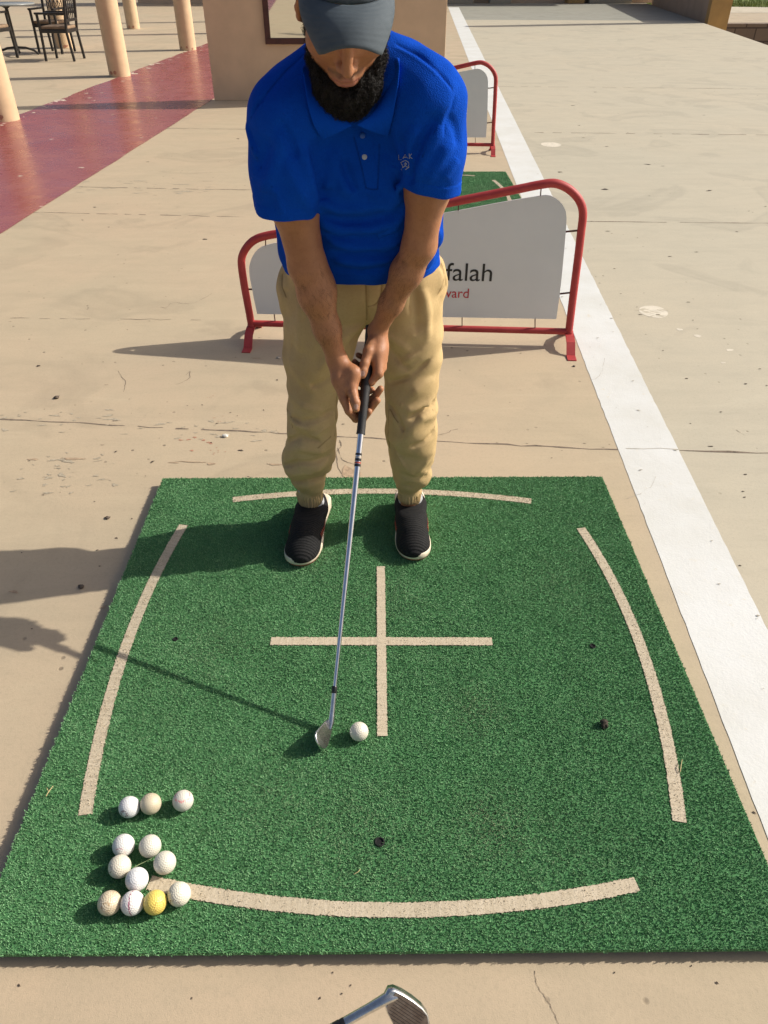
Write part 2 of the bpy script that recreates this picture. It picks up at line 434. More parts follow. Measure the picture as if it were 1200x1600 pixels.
def white_paint():
    m = NT('white_line_paint'); v = m.coord('Object')
    a = m.noise(v, 2.5, 6, .65); b = m.noise(v, 26, 6, .7, .5); c = m.noise(v, 140, 3, .7)
    col = m.mix(m.ramp(a, [(.35, 0), (.7, 1)]), (.66,.665,.645), (.58,.575,.53))
    col = m.mix(m.ramp(b, [(.62, 0), (.72, .75)]), col, (.62,.57,.46))
    col = m.mix(m.math('MULTIPLY', m.ramp(c, [(.62, 0), (.75, 1)]), .35), col, (.45,.40,.32))
    m.base(col); m.set(Roughness=.75); m.bump(m.math('ADD', b, m.math('MULTIPLY', c, .6)), .35, .003); return m.m
line = MB(); g = np.random.default_rng(9)
ys = np.concatenate([np.arange(-25, 0, .5), np.arange(0, 6, .04), np.arange(6, 29.3, .3)])
L = [(wl(y)+g.normal()*.0007, y, .0012) for y in ys]; Rr = [(wr(y)+g.normal()*.0009, y, .0012) for y in ys]
line.add(L+Rr, [(i, len(ys)+i, len(ys)+i+1, i+1) for i in range(len(ys)-1)], 0)
A = at_z(1030,704); strip_line(line, (wl(2.28)+.03, 2.285), (wr(2.28), 2.28), .003, .0054, 1, seed=77, gap=.25, jit=.002)
for k, (px, py, n) in enumerate([(1025,745,7),(945,560,5)]):
    crack(line, px, py, 3, 9, n, 40+k, .0011, 1)
    for v in line.v[-4*n*9:]: pass
line.v = [(x, y, .0018 if abs(z-.0024*.35) < 1e-6 else z) for x, y, z in line.v]
for i in range(46):
    y = g.uniform(.8, 8); x = wl(y) + (wr(y)-wl(y))*g.random(); s = abs(g.normal(.0022, .0015))+.0008; blob(line, (x, y), s*1.6, s*.8, .0064, 1, 1300+i, n=7, rough=.6)
o_line = line.build('white_line', [white_paint(), simple('line_dirt', (.42,.38,.31), .95, var=.3)]); tag(o_line, kind='structure')

# red polished strip between the terrace and the floor
def red_floor():
    m = NT('red_floor_paint'); v = m.coord('Object')
    a = m.noise(v, 1.2, 6, .65, .3); st = m.n('ShaderNodeMapping'); st.inputs['Scale'].default_value = (1, 1.2, 1); m.l(v, st.inputs['Vector'])
    b = m.noise(st.outputs[0], 4.5, 7, .72, .4); c = m.noise(v, 60, 3, .7)
    col = m.mix(m.ramp(a, [(.35, 0), (.68, 1)]), (.27,.060,.058), (.315,.095,.088))
    col = m.mix(m.math('MULTIPLY', m.ramp(b, [(.45, 0), (.8, 1)]), .4), col, (.38,.18,.165))
    sp = m.n('ShaderNodeMapping'); sp.inputs['Scale'].default_value = (1, 2.6, 1); m.l(v, sp.inputs['Vector'])
    s = m.noise(sp.outputs[0], 6.5, 3, .6); col = m.mix(m.ramp(s, [(.70, 0), (.725, .8)]), col, (.60,.47,.40))
    m.base(col); m.l(m.ramp(b, [(.35, .20), (.75, .42)]), m.b.inputs['Roughness']); m.b.inputs['Specular IOR Level'].default_value = .5
    return m.m
def rf(y): return -2.447 + .0753*(y-4.887)
def rb(y): return -4.002 + .0784*(y-9.362)
red = MB(); g = np.random.default_rng(3)
ys = np.arange(-25, 31.5, .25)
L = [(rb(y)+g.normal()*.012, y, .004) for y in ys]; Rr = [(rf(y)+g.normal()*.004, y, .004) for y in ys]
red.add(L+Rr, [(i, len(ys)+i, len(ys)+i+1, i+1) for i in range(len(ys)-1)], 0)
for i in range(190):
    y = 7 + 13*g.random(); s = abs(g.normal(.013, .011))+.005
    blob(red, (rb(y)+abs(g.normal(0, .10)) + .01, y), s*1.3, s*g.uniform(.5, 2.2), .0062+i*1e-5, 1, 2000+i, n=9, rough=.8, rot=g.uniform(-.5,.5))
for i in range(22):
    y = 5 + 12*g.random(); x = rb(y) + (rf(y)-rb(y))*g.random(); s = abs(g.normal(.006, .006))+.003; blob(red, (x, y), s*1.8, s, .0080+i*1e-5, 1, 2200+i, n=8, rough=.8)
o_red = red.build('red_walkway', [red_floor(), simple('chipped_paint', (.56,.46,.36), .85, var=.2)]); tag(o_red, kind='structure')

# lower ground out to the horizon, road, verge, lawn beyond the pavement's edge
M_SOIL = concrete('dry_soil', (.38,.31,.21), (.30,.24,.17), (.40,.33,.23), 60)
gr = MB(); gr.add([(-300,-300,-1.62),(300,-300,-1.62),(300,300,-1.62),(-300,300,-1.62)], [(0,1,2,3)]); tag(gr.build('ground', [M_SOIL]), kind='structure')
rd = MB(); rd.add([(8.5,26.3,-.25),(60,26.3,-.25),(60,30.6,-.24),(8.5,30.6,-.24)], [(0,1,2,3)])
tag(rd.build('road', [concrete('sandy_road', (.44,.37,.27), (.36,.30,.22), (.46,.38,.27), 71)]), kind='structure')
vg = MB(); n = 60; g = np.random.default_rng(4)
V = [(8.5+51.5*i/n, 30.6+j*1.1, -.235 + .10*(1-abs(j-1.5)/1.5)*g.uniform(.4, 1.3)) for j in range(4) for i in range(n+1)]
vg.add(V, [(j*(n+1)+i, j*(n+1)+i+1, (j+1)*(n+1)+i+1, (j+1)*(n+1)+i) for j in range(3) for i in range(n)], smooth=True)
tag(vg.build('rubble_verge', [concrete('pale_rubble', (.56,.50,.40), (.34,.29,.2), (.5,.45,.34), 81, 2)]), kind='structure')
lw = MB(); lw.add([(8.5,33.7,-.22),(120,33.7,-.22),(120,120,.6),(8.5,120,.6)], [(0,1,2,3)])
tag(lw.build('lawn', [simple('lawn_green', (.13,.16,.035), .95, var=.35, scale=1.5, bump=.5, bscale=18, bdist=.05)]), kind='structure')
# rough grass growing on the edge of the lawn
nb = 9000; g = np.random.default_rng(6)
x = g.uniform(8.6, 30, nb); y = 33.3 + np.abs(g.normal(0, 2.2, nb)); z = -.22 + (y-33.7).clip(0)*.0095
h = g.uniform(.06, .22, nb); a = g.uniform(0, 6.28, nb); w = .012
V = np.stack([np.stack([x-w*np.cos(a), y-w*np.sin(a), z], 1), np.stack([x+w*np.cos(a), y+w*np.sin(a), z], 1), np.stack([x+g.normal(0,.05,nb), y+g.normal(0,.05,nb), z+h], 1)], 1).reshape(-1, 3)
o = link('rough_grass', mesh_np('rough_grass', V, np.arange(nb*3).reshape(-1, 3)), simple('rough_grass', (.15,.19,.04), .9, var=.4, scale=2)); tag(o, kind='stuff', label='rough green grass along the lawn edge beyond the road', cat='grass')

# ------------------------------------------------------------------ structures that are things
M_CREAM = simple('cream_render', (.61,.44,.27), .8, var=.07, scale=9, bump=.25, bscale=140, bdist=.003)
M_TAN = simple('tan_render', (.64,.455,.295), .85, var=.06, scale=5, bump=.2, bscale=120, bdist=.003)
M_TANP = simple('pinkish_render', (.42,.30,.21), .85, var=.1, scale=2, bump=.2, bscale=60, bdist=.004)
M_OCHRE = simple('ochre_render', (.45,.27,.10), .85, var=.1, scale=4, bump=.2, bscale=60)
M_STONE = NT('stone_blocks')
_v = M_STONE.coord('Object'); _b = M_STONE.n('ShaderNodeTexBrick'); _b.inputs['Scale'].default_value = 1.0
_b.inputs['Brick Width'].default_value = .62; _b.inputs['Row Height'].default_value = .34; _b.inputs['Mortar Size'].default_value = .02
_b.inputs['Color1'].default_value = (.17,.13,.10,1); _b.inputs['Color2'].default_value = (.23,.18,.135,1); _b.inputs['Mortar'].default_value = (.08,.06,.05,1)
_mp = M_STONE.n('ShaderNodeMapping'); _mp.inputs['Rotation'].default_value = (R(90), 0, 0); M_STONE.l(_v, _mp.inputs['Vector']); M_STONE.l(_mp.outputs[0], _b.inputs['Vector'])
M_STONE.base(_b.outputs['Color']); M_STONE.set(Roughness=.95); M_STONE.bump(M_STONE.noise(_v, 14, 5), .5, .02)

sw = MB(); sw.box((34.3,26.05,-.92), (51.6,.45,1.36))
o = sw.build('retaining_wall', [M_STONE.m]); tag(o, 'low dark stone block retaining wall beside the sandy road at top right', 'wall')
# screen wall on the pavement's far right edge, with its end pier
scw = empty('screen_wall', (8.35, 22.6, 0)); tag(scw, 'pinkish tan wall along the far right edge of the pavement, with ochre end pier', 'wall')
yaw = -math.atan(.128); Mw = Matrix.Rotation(yaw, 3, 'Z')
b = MB(); b.box((0.30,4.55,-.2), (.34,8.3,2.8), M=None); o = b.build('wall_panel', [M_TANP], scw); o.rotation_euler.z = yaw
b = MB(); b.box((0.36,.15,1.42), (.50,.34,6.1)); o = b.build('end_pier', [M_OCHRE], scw); o.rotation_euler.z = yaw
# pavilion front closing the far end
pv = empty('far_pavilion', (3, 31.4, 0)); tag(pv, 'tan pavilion wall with beige and ochre pier bases across the far end of the pavement', 'building')
b = MB(); b.box((-1.5,.55,2.0), (20,.4,4.0)); b.build('wall', [M_TAN], pv)
for (x0, x1, m) in [(700,740,M_FLAKE),(766,799,M_FLAKE),(888,914,M_OCHRE),(922,988,M_FLAKE)]:
    a, c = at_y(x0, 4, 31.1)[0]-3, at_y(x1, 4, 31.1)[0]-3
    b = MB(); b.box(((a+c)/2, .05, 1.95), (c-a, .55, 3.9), bev=.02); b.build('pier', [m], pv)
b = MB(); b.box((-1.5,.2,4.15), (20.6,1.4,.24)); b.build('roof_edge', [M_CREAM], pv)

# free-standing board with a mirror
bd = empty('mirror_board', (-.605, 10.27, 0)); tag(bd, 'freestanding tan board carrying a brown framed mirror, behind the man', 'mirror stand')
b = MB(); b.box((0,0,1.08), (2.80,.06,2.16), bev=.006); b.build('board', [M_TAN], bd)
M_BROWN = simple('brown_wood', (.070,.020,.014), .5, var=.25, scale=20)
fr = MB(); x0, x1, z0, z1, w = -.715, .715, .585, 1.90, .062
for (cx, cz, dx, dz) in [((x0+x1)/2, z0+w/2, x1-x0, w), ((x0+x1)/2, z1-w/2, x1-x0, w), (x0+w/2, (z0+z1)/2, w, z1-z0-2*w), (x1-w/2, (z0+z1)/2, w, z1-z0-2*w)]:
    fr.box((cx, -.047, cz), (dx, .034, dz), bev=.004)
fo = fr.build('frame', [M_BROWN], bd)
mm = NT('mirror_glass'); mm.base((.80,.80,.74)); mm.set(Roughness=.02, Metallic=1.0)
mg = MB(); mg.box(((x0+x1)/2, -.036, (z0+z1)/2), (x1-x0-2*w+.004, .008, z1-z0-2*w+.004)); mg.build('mirror_glass', [mm.m], bd)

# round columns along the terrace
def column(x, y, label, r=.15):
    c = empty('column', (x, y, 0)); tag(c, label, 'column', 'cream columns along the terrace')
    b = MB(); b.lathe([(r*1.0, .002), (r*1.0, .02), (r, .05), (r, 3.0)], 28); b.build('shaft', [M_CREAM], c)
    b = MB(); b.box((0,0,3.06), (.44,.44,.12), bev=.01); b.build('cap', [M_CREAM], c)
    b = MB(); g = np.random.default_rng(int(y*10))
    for _ in range(3):
        a = -1.57 + g.normal()*.5; z = .03 + .04*g.random(); q = .012+.014*g.random(); t = np.array([-math.sin(a), math.cos(a), 0])
        ctr = np.array([math.cos(a), math.sin(a), 0])*(r+.0015) + np.array([0,0,z]); b.add([ctr+t*q*math.cos(k)+np.array([0,0,1])*q*math.sin(k) for k in np.linspace(0, 6.28, 9)[:-1]], [tuple(range(8))])
    b.build('stain', [M_RUST], c); return c
column(-4.035, 8.93, 'cream column nearest the viewer at the left edge, beside the red strip')
column(-3.775, 12.46, 'cream column just right of the black chairs, at the red strip')
column(-3.515, 16.05, 'cream column beside the tan board, where the red strip narrows')
column(-3.24, 19.6, 'cream column hidden behind the tan board, nearer one')
column(-2.96, 23.2, 'cream column hidden behind the tan board, farther one')
column(-5.76, 20.75, 'cream column of the back row, seen between the two columns at the strip')
column(-5.93, 16.45, 'cream column of the back row, seen through the black chair legs')
# ------------------------------------------------------------------ golf mat of artificial turf
MX0, MX1, MY0, MY1 = -.739, .761, .570, 2.068
MZ = .022                       # top of the rubber backing; turf reaches about .031
def px_line(pts): return np.array([at_z(px, py, .030)[:2] for px, py in pts])
def fit(pts, n=40, deg=2):
    """smooth arc through the projected points"""
    P = px_line(pts); d = np.r_[0, np.cumsum(np.linalg.norm(np.diff(P, axis=0), axis=1))]; t = d/d[-1]; tt = np.linspace(0, 1, n)
    return np.stack([np.polyval(np.polyfit(t, P[:, k], deg), tt) for k in (0, 1)], 1)
MARKS = [(fit([(364,780),(480,770.5),(600,767),(720,771),(830,783)]), .0150),
         (fit([(287,820),(242,900),(206,985),(172,1090),(148,1185),(133,1272)]), .0150),
         (fit([(907,825),(955,900),(991,985),(1021,1070),(1045,1170),(1062,1283)]), .0150),
         (fit([(234,1378),(300,1393),(400,1409),(500,1418),(620,1422),(740,1417),(860,1404),(995,1382)]), .0145),
         (px_line([(423,1001.5),(769,1002)]), .0145),
         (px_line([(595,885),(597.5,1150)]), .0125)]
HOLES = [at_z(274,998,.03)[:2], at_z(926,1009,.03)[:2], at_z(943,1133,.03)[:2], at_z(593,1315,.03)[:2]]
def d2(P, line):
    best = np.full(len(P), 9.0)
    for i in range(len(line)-1):
        a, b = line[i], line[i+1]; ab = b-a; raw = ((P-a)@ab)/(ab@ab); t = np.clip(raw, 0, 1)
        d = np.hypot(*(P-a-t[:, None]*ab).T)
        if i == 0: d = np.where(raw < 0, 9, d)
        if i == len(line)-2: d = np.where(raw > 1, 9, d)
        best = np.minimum(best, d)
    return best
g = np.random.default_rng(12)
sp = .0039
X, Y = np.meshgrid(np.arange(MX0+.002, MX1-.001, sp), np.arange(MY0+.002, MY1-.001, sp)); T = np.stack([X.ravel(), Y.ravel()], 1)
T += g.uniform(-.42, .42, T.shape)*sp
keep = np.ones(len(T), bool)
for h in HOLES: keep &= np.hypot(*(T-h).T) > .0085
T = T[keep]
def vn(P, s, seed):
    gg = np.random.default_rng(seed); o = 0
    for _ in range(7):
        k = gg.normal(size=2)*2*math.pi/s; o = o + np.sin(P@k + gg.uniform(0, 6.28))
    return o/math.sqrt(7)
NB = 5
C = np.repeat(T, NB, 0); n = len(C)
lean_dir = np.repeat(g.uniform(0, 6.28, len(T)), NB) + g.normal(0, .9, n)
ln = np.abs(g.normal(.0026, .0014, n)); h = g.normal(.0080, .0010, n).clip(.004, .012)
h += np.repeat(g.normal(0, .0005, len(T)), NB)
root = C + g.normal(0, .0011, C.shape)
tip = root + np.stack([np.cos(lean_dir), np.sin(lean_dir)], 1)*ln[:, None]
mid = root*.55 + tip*.45 + g.normal(0, .0006, C.shape)
wd = g.uniform(.0008, .0011, n); wa = lean_dir + math.pi/2 + g.normal(0, .5, n); W = np.stack([np.cos(wa), np.sin(wa)], 1)*wd[:, None]
z0 = np.full(n, MZ); 
V = np.empty((n, 5, 3)); V[:, 0, :2] = root-W; V[:, 1, :2] = root+W; V[:, 2, :2] = mid+W*.95; V[:, 3, :2] = mid-W*.95; V[:, 4, :2] = tip
V[:, 0, 2] = V[:, 1, 2] = MZ; V[:, 2, 2] = V[:, 3, 2] = MZ + h*.72; V[:, 4, 2] = MZ + h
tone = (g.normal(.5, .12, n) + .08*np.repeat(vn(T, .25, 5), NB) + np.repeat(g.normal(0, .05, len(T)), NB)).clip(0, 1)
which = np.full(n, -1); mxy = .4*root + .6*tip
for k, (ln_, hw) in enumerate(MARKS): which[d2(mxy, ln_) < hw] = k
def turf_mat(name, stops, rough=.75, sheen=.0):
    m = NT(name); a = m.n('ShaderNodeAttribute', attribute_name='tone'); v = m.coord('Object')
    col = m.ramp(a.outputs['Fac'], stops)
    wr_ = m.n('ShaderNodeAttribute', attribute_name='wear'); col = m.mix(wr_.outputs['Fac'], col, (.26,.23,.16))
    dust = m.ramp(m.noise(v, 2.2, 4, .6), [(.45, 0), (.8, .35)])
    col = m.mix(dust, col, m.mix(.5, col, (.16,.17,.11)))
    fz = m.noise(v, 330, 3, .7); col = m.mix(m.math('MULTIPLY', m.ramp(fz, [(.45, 0), (.75, 1)]), .22), col, (.12,.13,.08)); m.bump(fz, .5, .0015)
    m.base(col); m.set(Roughness=rough); m.b.inputs['Specular IOR Level'].default_value = .35; return m.m
M_TURF = turf_mat('green_turf', [(0, (.070,.175,.074)), (.45, (.145,.335,.145)), (.8, (.200,.410,.195)), (1, (.34,.50,.32))])
M_TURFL = turf_mat('beige_turf', [(0, (.43,.36,.255)), (.5, (.54,.455,.33)), (1, (.64,.55,.42))])
wear = np.zeros(n)
for (px_, py_, r_, k_) in [(770,1290,.10,.38),(745,1110,.09,.30),(560,1290,.16,.16),(330,1010,.12,.14),(870,900,.13,.14),(620,930,.10,.15),(430,1240,.14,.14),(480,870,.10,.2),(900,1330,.16,.12)]:
    c_ = at_z(px_, py_, .03)[:2]; wear = np.maximum(wear, k_*np.exp(-((C-c_)**2).sum(1)/(2*(r_*.55)**2))*(1+.5*np.repeat(g.normal(0, 1, len(T)), NB)))
wear = (wear + .05*np.repeat(vn(T, .10, 21), NB)).clip(0, .7)
def blades(name, sel, mat, parent):
    v = V[sel]; m = len(v); b = np.arange(m)[:, None]*5
    me = bpy.data.meshes.new(name)
    F4 = (b + np.array([[0,1,2,3]])); F3 = (b + np.array([[3,2,4]]))
    vv = np.ascontiguousarray(v.reshape(-1, 3), np.float32); me.vertices.add(len(vv)); me.vertices.foreach_set('co', vv.ravel())
    loops = np.concatenate([F4.ravel(), F3.ravel()]).astype(np.int32); me.loops.add(len(loops)); me.loops.foreach_set('vertex_index', loops)
    st = np.concatenate([np.arange(m)*4, m*4 + np.arange(m)*3]).astype(np.int32); me.polygons.add(2*m); me.polygons.foreach_set('loop_start', st)
    me.update(calc_edges=True)
    at = me.attributes.new('tone', 'FLOAT', 'POINT'); at.data.foreach_set('value', np.repeat(tone[sel], 5).astype(np.float32))
    at2 = me.attributes.new('wear', 'FLOAT', 'POINT'); at2.data.foreach_set('value', np.repeat(wear[sel], 5).astype(np.float32))
    return link(name, me, mat, parent)
def under(name, k, m):
    zz = MZ+.0072+k*.00025
    P, hw = MARKS[k]; d_ = np.r_[0, np.cumsum(np.hypot(*np.diff(P, axis=0).T))]; q_ = np.linspace(0, d_[-1], int(d_[-1]/.003)); P = np.stack([np.interp(q_, d_, P[:, i]) for i in (0, 1)], 1); g_ = np.random.default_rng(k); t = np.gradient(P, axis=0); t /= np.linalg.norm(t, axis=1)[:, None]; u = np.stack([-t[:, 1], t[:, 0]], 1)*hw*.93; n = len(P); ja, jb = 1+g_.normal(0, .055, (n, 1)), 1+g_.normal(0, .055, (n, 1))
    return [(*p, zz) for p in P-u*ja] + [(*p, zz) for p in P+u*jb], [(i, i+1, n+i+1, n+i) for i in range(n-1)]
mat0 = empty('golf_mat', (0,0,0)); tag(mat0, 'large green turf golf practice mat with beige cross and arcs, under the man', 'golf mat', 'turf practice mats')
M_RUBBER = simple('black_rubber', (.018,.018,.017), .9, var=.3, scale=50, bump=.3)
b = MB(); b.box(((MX0+MX1)/2, (MY0+MY1)/2, .0085), (MX1-MX0-.024, MY1-MY0-.024, .016), bev=.003); b.build('rubber_base', [M_RUBBER], mat0)
b = MB(); b.box(((MX0+MX1)/2, (MY0+MY1)/2, (.0170+MZ+.0054)/2), (MX1-MX0-.004, MY1-MY0-.004, MZ+.0054-.0170)); b.build('backing', [simple('turf_backing', (.060,.185,.066), .95)], mat0)
blades('turf', which == -1, M_TURF, mat0)
for k in range(len(MARKS)):
    o = blades('line_marking', which == k, M_TURFL, mat0)
    bm = bmesh.new(); bm.from_mesh(o.data); Vu, Fu = under('u', k, None); vs_ = [bm.verts.new(p) for p in Vu]; ly = bm.verts.layers.float.get('tone')
    for v_ in vs_: v_[ly] = random.uniform(.2, .8)
    for f_ in Fu: bm.faces.new([vs_[i_] for i_ in f_])
    bm.to_mesh(o.data); bm.free()
M_HOLE = simple('hole_black', (.006,.006,.006), .9)
for q, hpos in enumerate(HOLES):
    if q == 2: continue
    q_ = [.75,.85,1,1.15][q]; b = MB(); b.lathe([(.0085*q_,.0), (.0092*q_,.0062), (.0078*q_,.0082), (.0064*q_,.0072), (.0058*q_,.0052)], 18, (hpos[0], hpos[1], MZ+.001)); b.build('tee_hole', [M_HOLE], mat0)
mat1 = copy_tree(mat0); mat1.location = (.275, 4.370, 0); mat1['label'] = 'second green turf mat with beige lines, behind the red framed barrier'
# bits lying on the mat
M_STRAW = simple('dry_straw', (.50,.40,.20), .8, var=.25, scale=100)
def straw(pts, r, name, label, z=.034):
    b = MB(); P = [at_z(px, py, z + (.004 if i % 2 else 0)) for i, (px, py) in enumerate(pts)]; b.tube(P, [r*(1-.5*i/len(P)) for i in range(len(P))], 6)
    return b
b = straw([(72,1244),(76,1237),(83,1228)], .0011, 's', ''); b2 = straw([(76,1237),(73,1231)], .0008, 's', ''); b.add(b2.v, b2.f)
tag(b.build('straw', [M_STRAW]), 'forked bit of dry straw near the left edge of the front mat', 'straw')
b = straw([(553,1366),(560,1362),(563,1358)], .0008, 's', ''); tag(b.build('straw', [M_STRAW]), 'short dry straw below the front tee hole on the mat', 'straw')
b = straw([(1063,1206),(1064,1196),(1066,1187)], .0010, 's', ''); tag(b.build('straw', [M_STRAW]), 'pale straw beside the right arc line on the mat', 'straw')
b = straw([(195,1366),(215,1352),(238,1341)], .0008, 's', '', .035); tag(b.build('straw', [simple('green_straw', (.30,.36,.18), .7)]), 'long thin blade between the cream and off-white golf balls', 'straw')
def lump(name, c, r, mat, seed, label, cat, flat=.7, sub=3, rough=.35):
    bm = bmesh.new(); bmesh.ops.create_icosphere(bm, subdivisions=sub, radius=1)
    P = np.array([v.co[:] for v in bm.verts]); d = sines(P.astype(np.float32), 1.3, 8, seed)*rough*.5 + sines(P.astype(np.float32), .5, 8, seed+1)*rough*.35
    for v, e in zip(bm.verts, d): v.co = v.co*(1+float(e)); v.co.x *= r[0]; v.co.y *= r[1]; v.co.z *= r[2]
    me = bpy.data.meshes.new(name); bm.to_mesh(me); bm.free()
    o = link(name, me, mat, None, smooth=True); o.location = c; tag(o, label, cat); return o
lump('dirt_clump', (*HOLES[2], .036), (.008,.0105,.008), simple('dark_dirt', (.045,.035,.025), .95, var=.5, scale=150), 3, 'dark crumbly dirt clump on the right half of the front mat', 'dirt', rough=.7)
M_PEB = simple('pale_pebble', (.46,.40,.32), .85, var=.15, scale=60); M_PEBD = simple('dark_pebble', (.10,.075,.055), .85, var=.3, scale=90)
for k, (px, py, r, m, lb) in enumerate([(435,559,.009,M_PEB,"pale pebble in the barrier's shadow left of the man's knee"),
        (352,681,.010,simple('white_pebble', (.66,.64,.58), .6),'white pebble on the cracked joint left of the man'),
        (88,621,.010,M_PEBD,'dark pebble on the beige floor near the left edge, above the cracked joint'),
        (127,917,.008,M_PEBD,"brown pebble inside the man's shadow left of the mat"),
        (168,809,.007,M_PEBD,'small mottled pebble just left of the mat above the shadow'),
        (897,572,.006,M_PEBD,"tiny dark pebble by the barrier's right foot at the white line")]):
    lump('pebble', at_z(px, py, r*.45), (r, r*.8, r*.6), m, 20+k, lb, 'pebble', rough=.3)['group'] = 'pebbles on the concrete floor'

# ------------------------------------------------------------------ golf balls with real dimples
BR = .02135
bm = bmesh.new(); bmesh.ops.create_icosphere(bm, subdivisions=6, radius=1)
P = np.array([v.co[:] for v in bm.verts]); i = np.arange(336); ph = np.arccos(1-2*(i+.5)/336); th = math.pi*(1+5**.5)*i
Dm = np.stack([np.cos(th)*np.sin(ph), np.sin(th)*np.sin(ph), np.cos(ph)], 1)
best = np.concatenate([(P[s:s+4000] @ Dm.T).max(1) for s in range(0, len(P), 4000)]); ang = np.arccos(best.clip(-1, 1))
rad = .090; dep = np.where(ang < rad, (1-(ang/rad)**2)*.0270, 0)
P = P*(1-dep)[:, None]*BR
for v, p in zip(bm.verts, P): v.co = p
BALL = bpy.data.meshes.new('golf_ball'); bm.to_mesh(BALL); bm.free()
BALL.polygons.foreach_set('use_smooth', np.ones(len(BALL.polygons), bool))
def ball_mat(name, c, dirt=.2, mark=None, md=(0,-.6,.7), band=(.80,.97), dens=.52, dirtc=(.36,.27,.16)):
    m = NT(name); v = m.coord('Object'); f = m.noise(v, 45, 5, .7); col = m.mix(m.math('MULTIPLY', m.ramp(f, [(.42, 0), (.75, 1)]), dirt), c, dirtc)
    f2 = m.noise(v, 260, 3, .7); col = m.mix(m.math('MULTIPLY', m.ramp(f2, [(.6, 0), (.75, 1)]), dirt*.8), col, dirtc)
    if mark:
        dp = m.n('ShaderNodeVectorMath', operation='DOT_PRODUCT'); nv = m.n('ShaderNodeVectorMath', operation='NORMALIZE'); m.l(v, nv.inputs[0])
        m.l(nv.outputs[0], dp.inputs[0]); dp.inputs[1].default_value = tuple(nrm(md))
        w = m.ramp(dp.outputs['Value'], [(band[0], 0), (band[0]+.02, 1), (band[1]-.02, 1), (band[1], 0)])
        nz = m.ramp(m.noise(v, 230, 3, .6, .8), [(dens, 0), (dens+.04, 1)])
        col = m.mix(m.math('MULTIPLY', m.math('MULTIPLY', w, nz), .85), col, mark)
    m.base(col); m.set(Roughness=.38); m.b.inputs['Specular IOR Level'].default_value = .5
    m.b.inputs['Subsurface Weight'].default_value = .0
    return m.m
WHT = (.70,.69,.66); OFF = (.65,.62,.52); CRM = (.58,.51,.37)
balls = [(561,1143,(.67,.63,.53),.2,None,None,None,.52,'white golf ball beside the iron head at the cross'),
 (202,1261,(.70,.70,.69),.12,(.16,.05,.07),(-.2,-.9,.25),(.90,.99),.46,'white golf ball with dark smudged print, left one of the row of three'),
 (235.5,1256,CRM,.45,(.30,.22,.12),(.7,-.2,.7),(-.03,.03),.46,'scuffed cream golf ball, middle one of the row of three'),
 (286,1251,(.65,.62,.54),.15,(.75,.22,.22),(.05,.1,1),(.62,.80),.5,'cream golf ball with a pink ring, right one of the row of three'),
 (193,1321,WHT,.1,(.55,.22,.22),(0,-1,.35),(.86,.92),.5,'bright white golf ball, upper left of the loose cluster'),
 (234.5,1322,OFF,.12,None,None,None,.5,'off-white golf ball, upper right of the loose cluster'),
 (187,1354,(.70,.65,.53),.3,(.16,.09,.06),(-.7,-.5,.5),(.93,.97),.45,'cream golf ball with dark specks touching the bright white one'),
 (257.5,1348,(.65,.62,.52),.1,None,None,None,.5,'off-white golf ball above the end of the front arc line'),
 (214,1374,(.71,.71,.71),.1,(.55,.55,.56),(0,-.3,1),(.8,.9),.5,'clean cool white golf ball at the middle of the cluster'),
 (171,1411,(.66,.57,.42),.85,(.35,.22,.1),(0,-.7,.7),(.9,.97),.5,'brown stained golf ball at the left end of the bottom row'),
 (207,1411,(.78,.75,.72),.15,(.30,.03,.10),(1,.05,.12),(-.10,.16),.44,'white golf ball with a purple printed stripe in the bottom row'),
 (242.5,1410,(.78,.60,.13),.3,(.42,.25,.05),(.6,-.6,.5),(.88,.93),.46,'yellow golf ball in the bottom row'),
 (280,1397,(.74,.70,.57),.15,(.14,.09,.07),(-.2,-1,.05),(.82,.93),.5,'cream golf ball with dark print sitting on the front arc line')]
for k, (px, py, c, dirt, mk, md, bd_, dens, lb) in enumerate(balls):
    me = BALL.copy()
    o = link('golf_ball', me, ball_mat('ball_%d' % k, c, dirt, mk, md or (0,0,1), bd_ or (.8,.9), dens), None)
    p = at_z(px, py, .0305+BR-.0025); o.location = p
    tag(o, lb, 'golf ball', 'golf balls on the front mat')
# ------------------------------------------------------------------ red framed barriers
M_REDP = NT('red_gloss_paint'); _v = M_REDP.coord('Object'); _f = M_REDP.noise(_v, 18, 5, .65); _c = M_REDP.ramp(_f, [(.3, (.36,.026,.026)), (.7, (.44,.048,.044))])
_ch = M_REDP.ramp(M_REDP.noise(_v, 55, 4, .7), [(.72, 0), (.76, .7)]); _c = M_REDP.mix(_ch, _c, (.17,.05,.04)); M_REDP.base(_c); M_REDP.set(Roughness=.55); M_REDP.bump(_f, .1, .003)
M_PANEL = NT('white_sign_panel'); _v = M_PANEL.coord('Object'); _a = M_PANEL.noise(_v, 2.4, 5, .6); _c = M_PANEL.ramp(_a, [(.3, (.66,.665,.65)), (.7, (.73,.73,.71))])
_s = M_PANEL.ramp(M_PANEL.noise(_v, 38, 5, .75), [(.70, 0), (.76, .5)]); _c = M_PANEL.mix(_s, _c, (.40,.36,.30)); M_PANEL.base(_c); M_PANEL.set(Roughness=.55)
M_STEELEDGE = simple('dark_rust', (.10,.035,.025), .8, var=.4, scale=80)
P0 = np.array([-.61, 3.272, 0]); P1 = np.array([.885, 3.178, 0]); BU = nrm(P1-P0); BN = np.array([BU[1], -BU[0], 0])   # BN points towards the camera
BO = (P0+P1)/2
def bl(px, py, out=0.0):
    w = at_plane(px, py, P0, BN) - BO; return np.array([w @ BU, 0.0, w[2]])
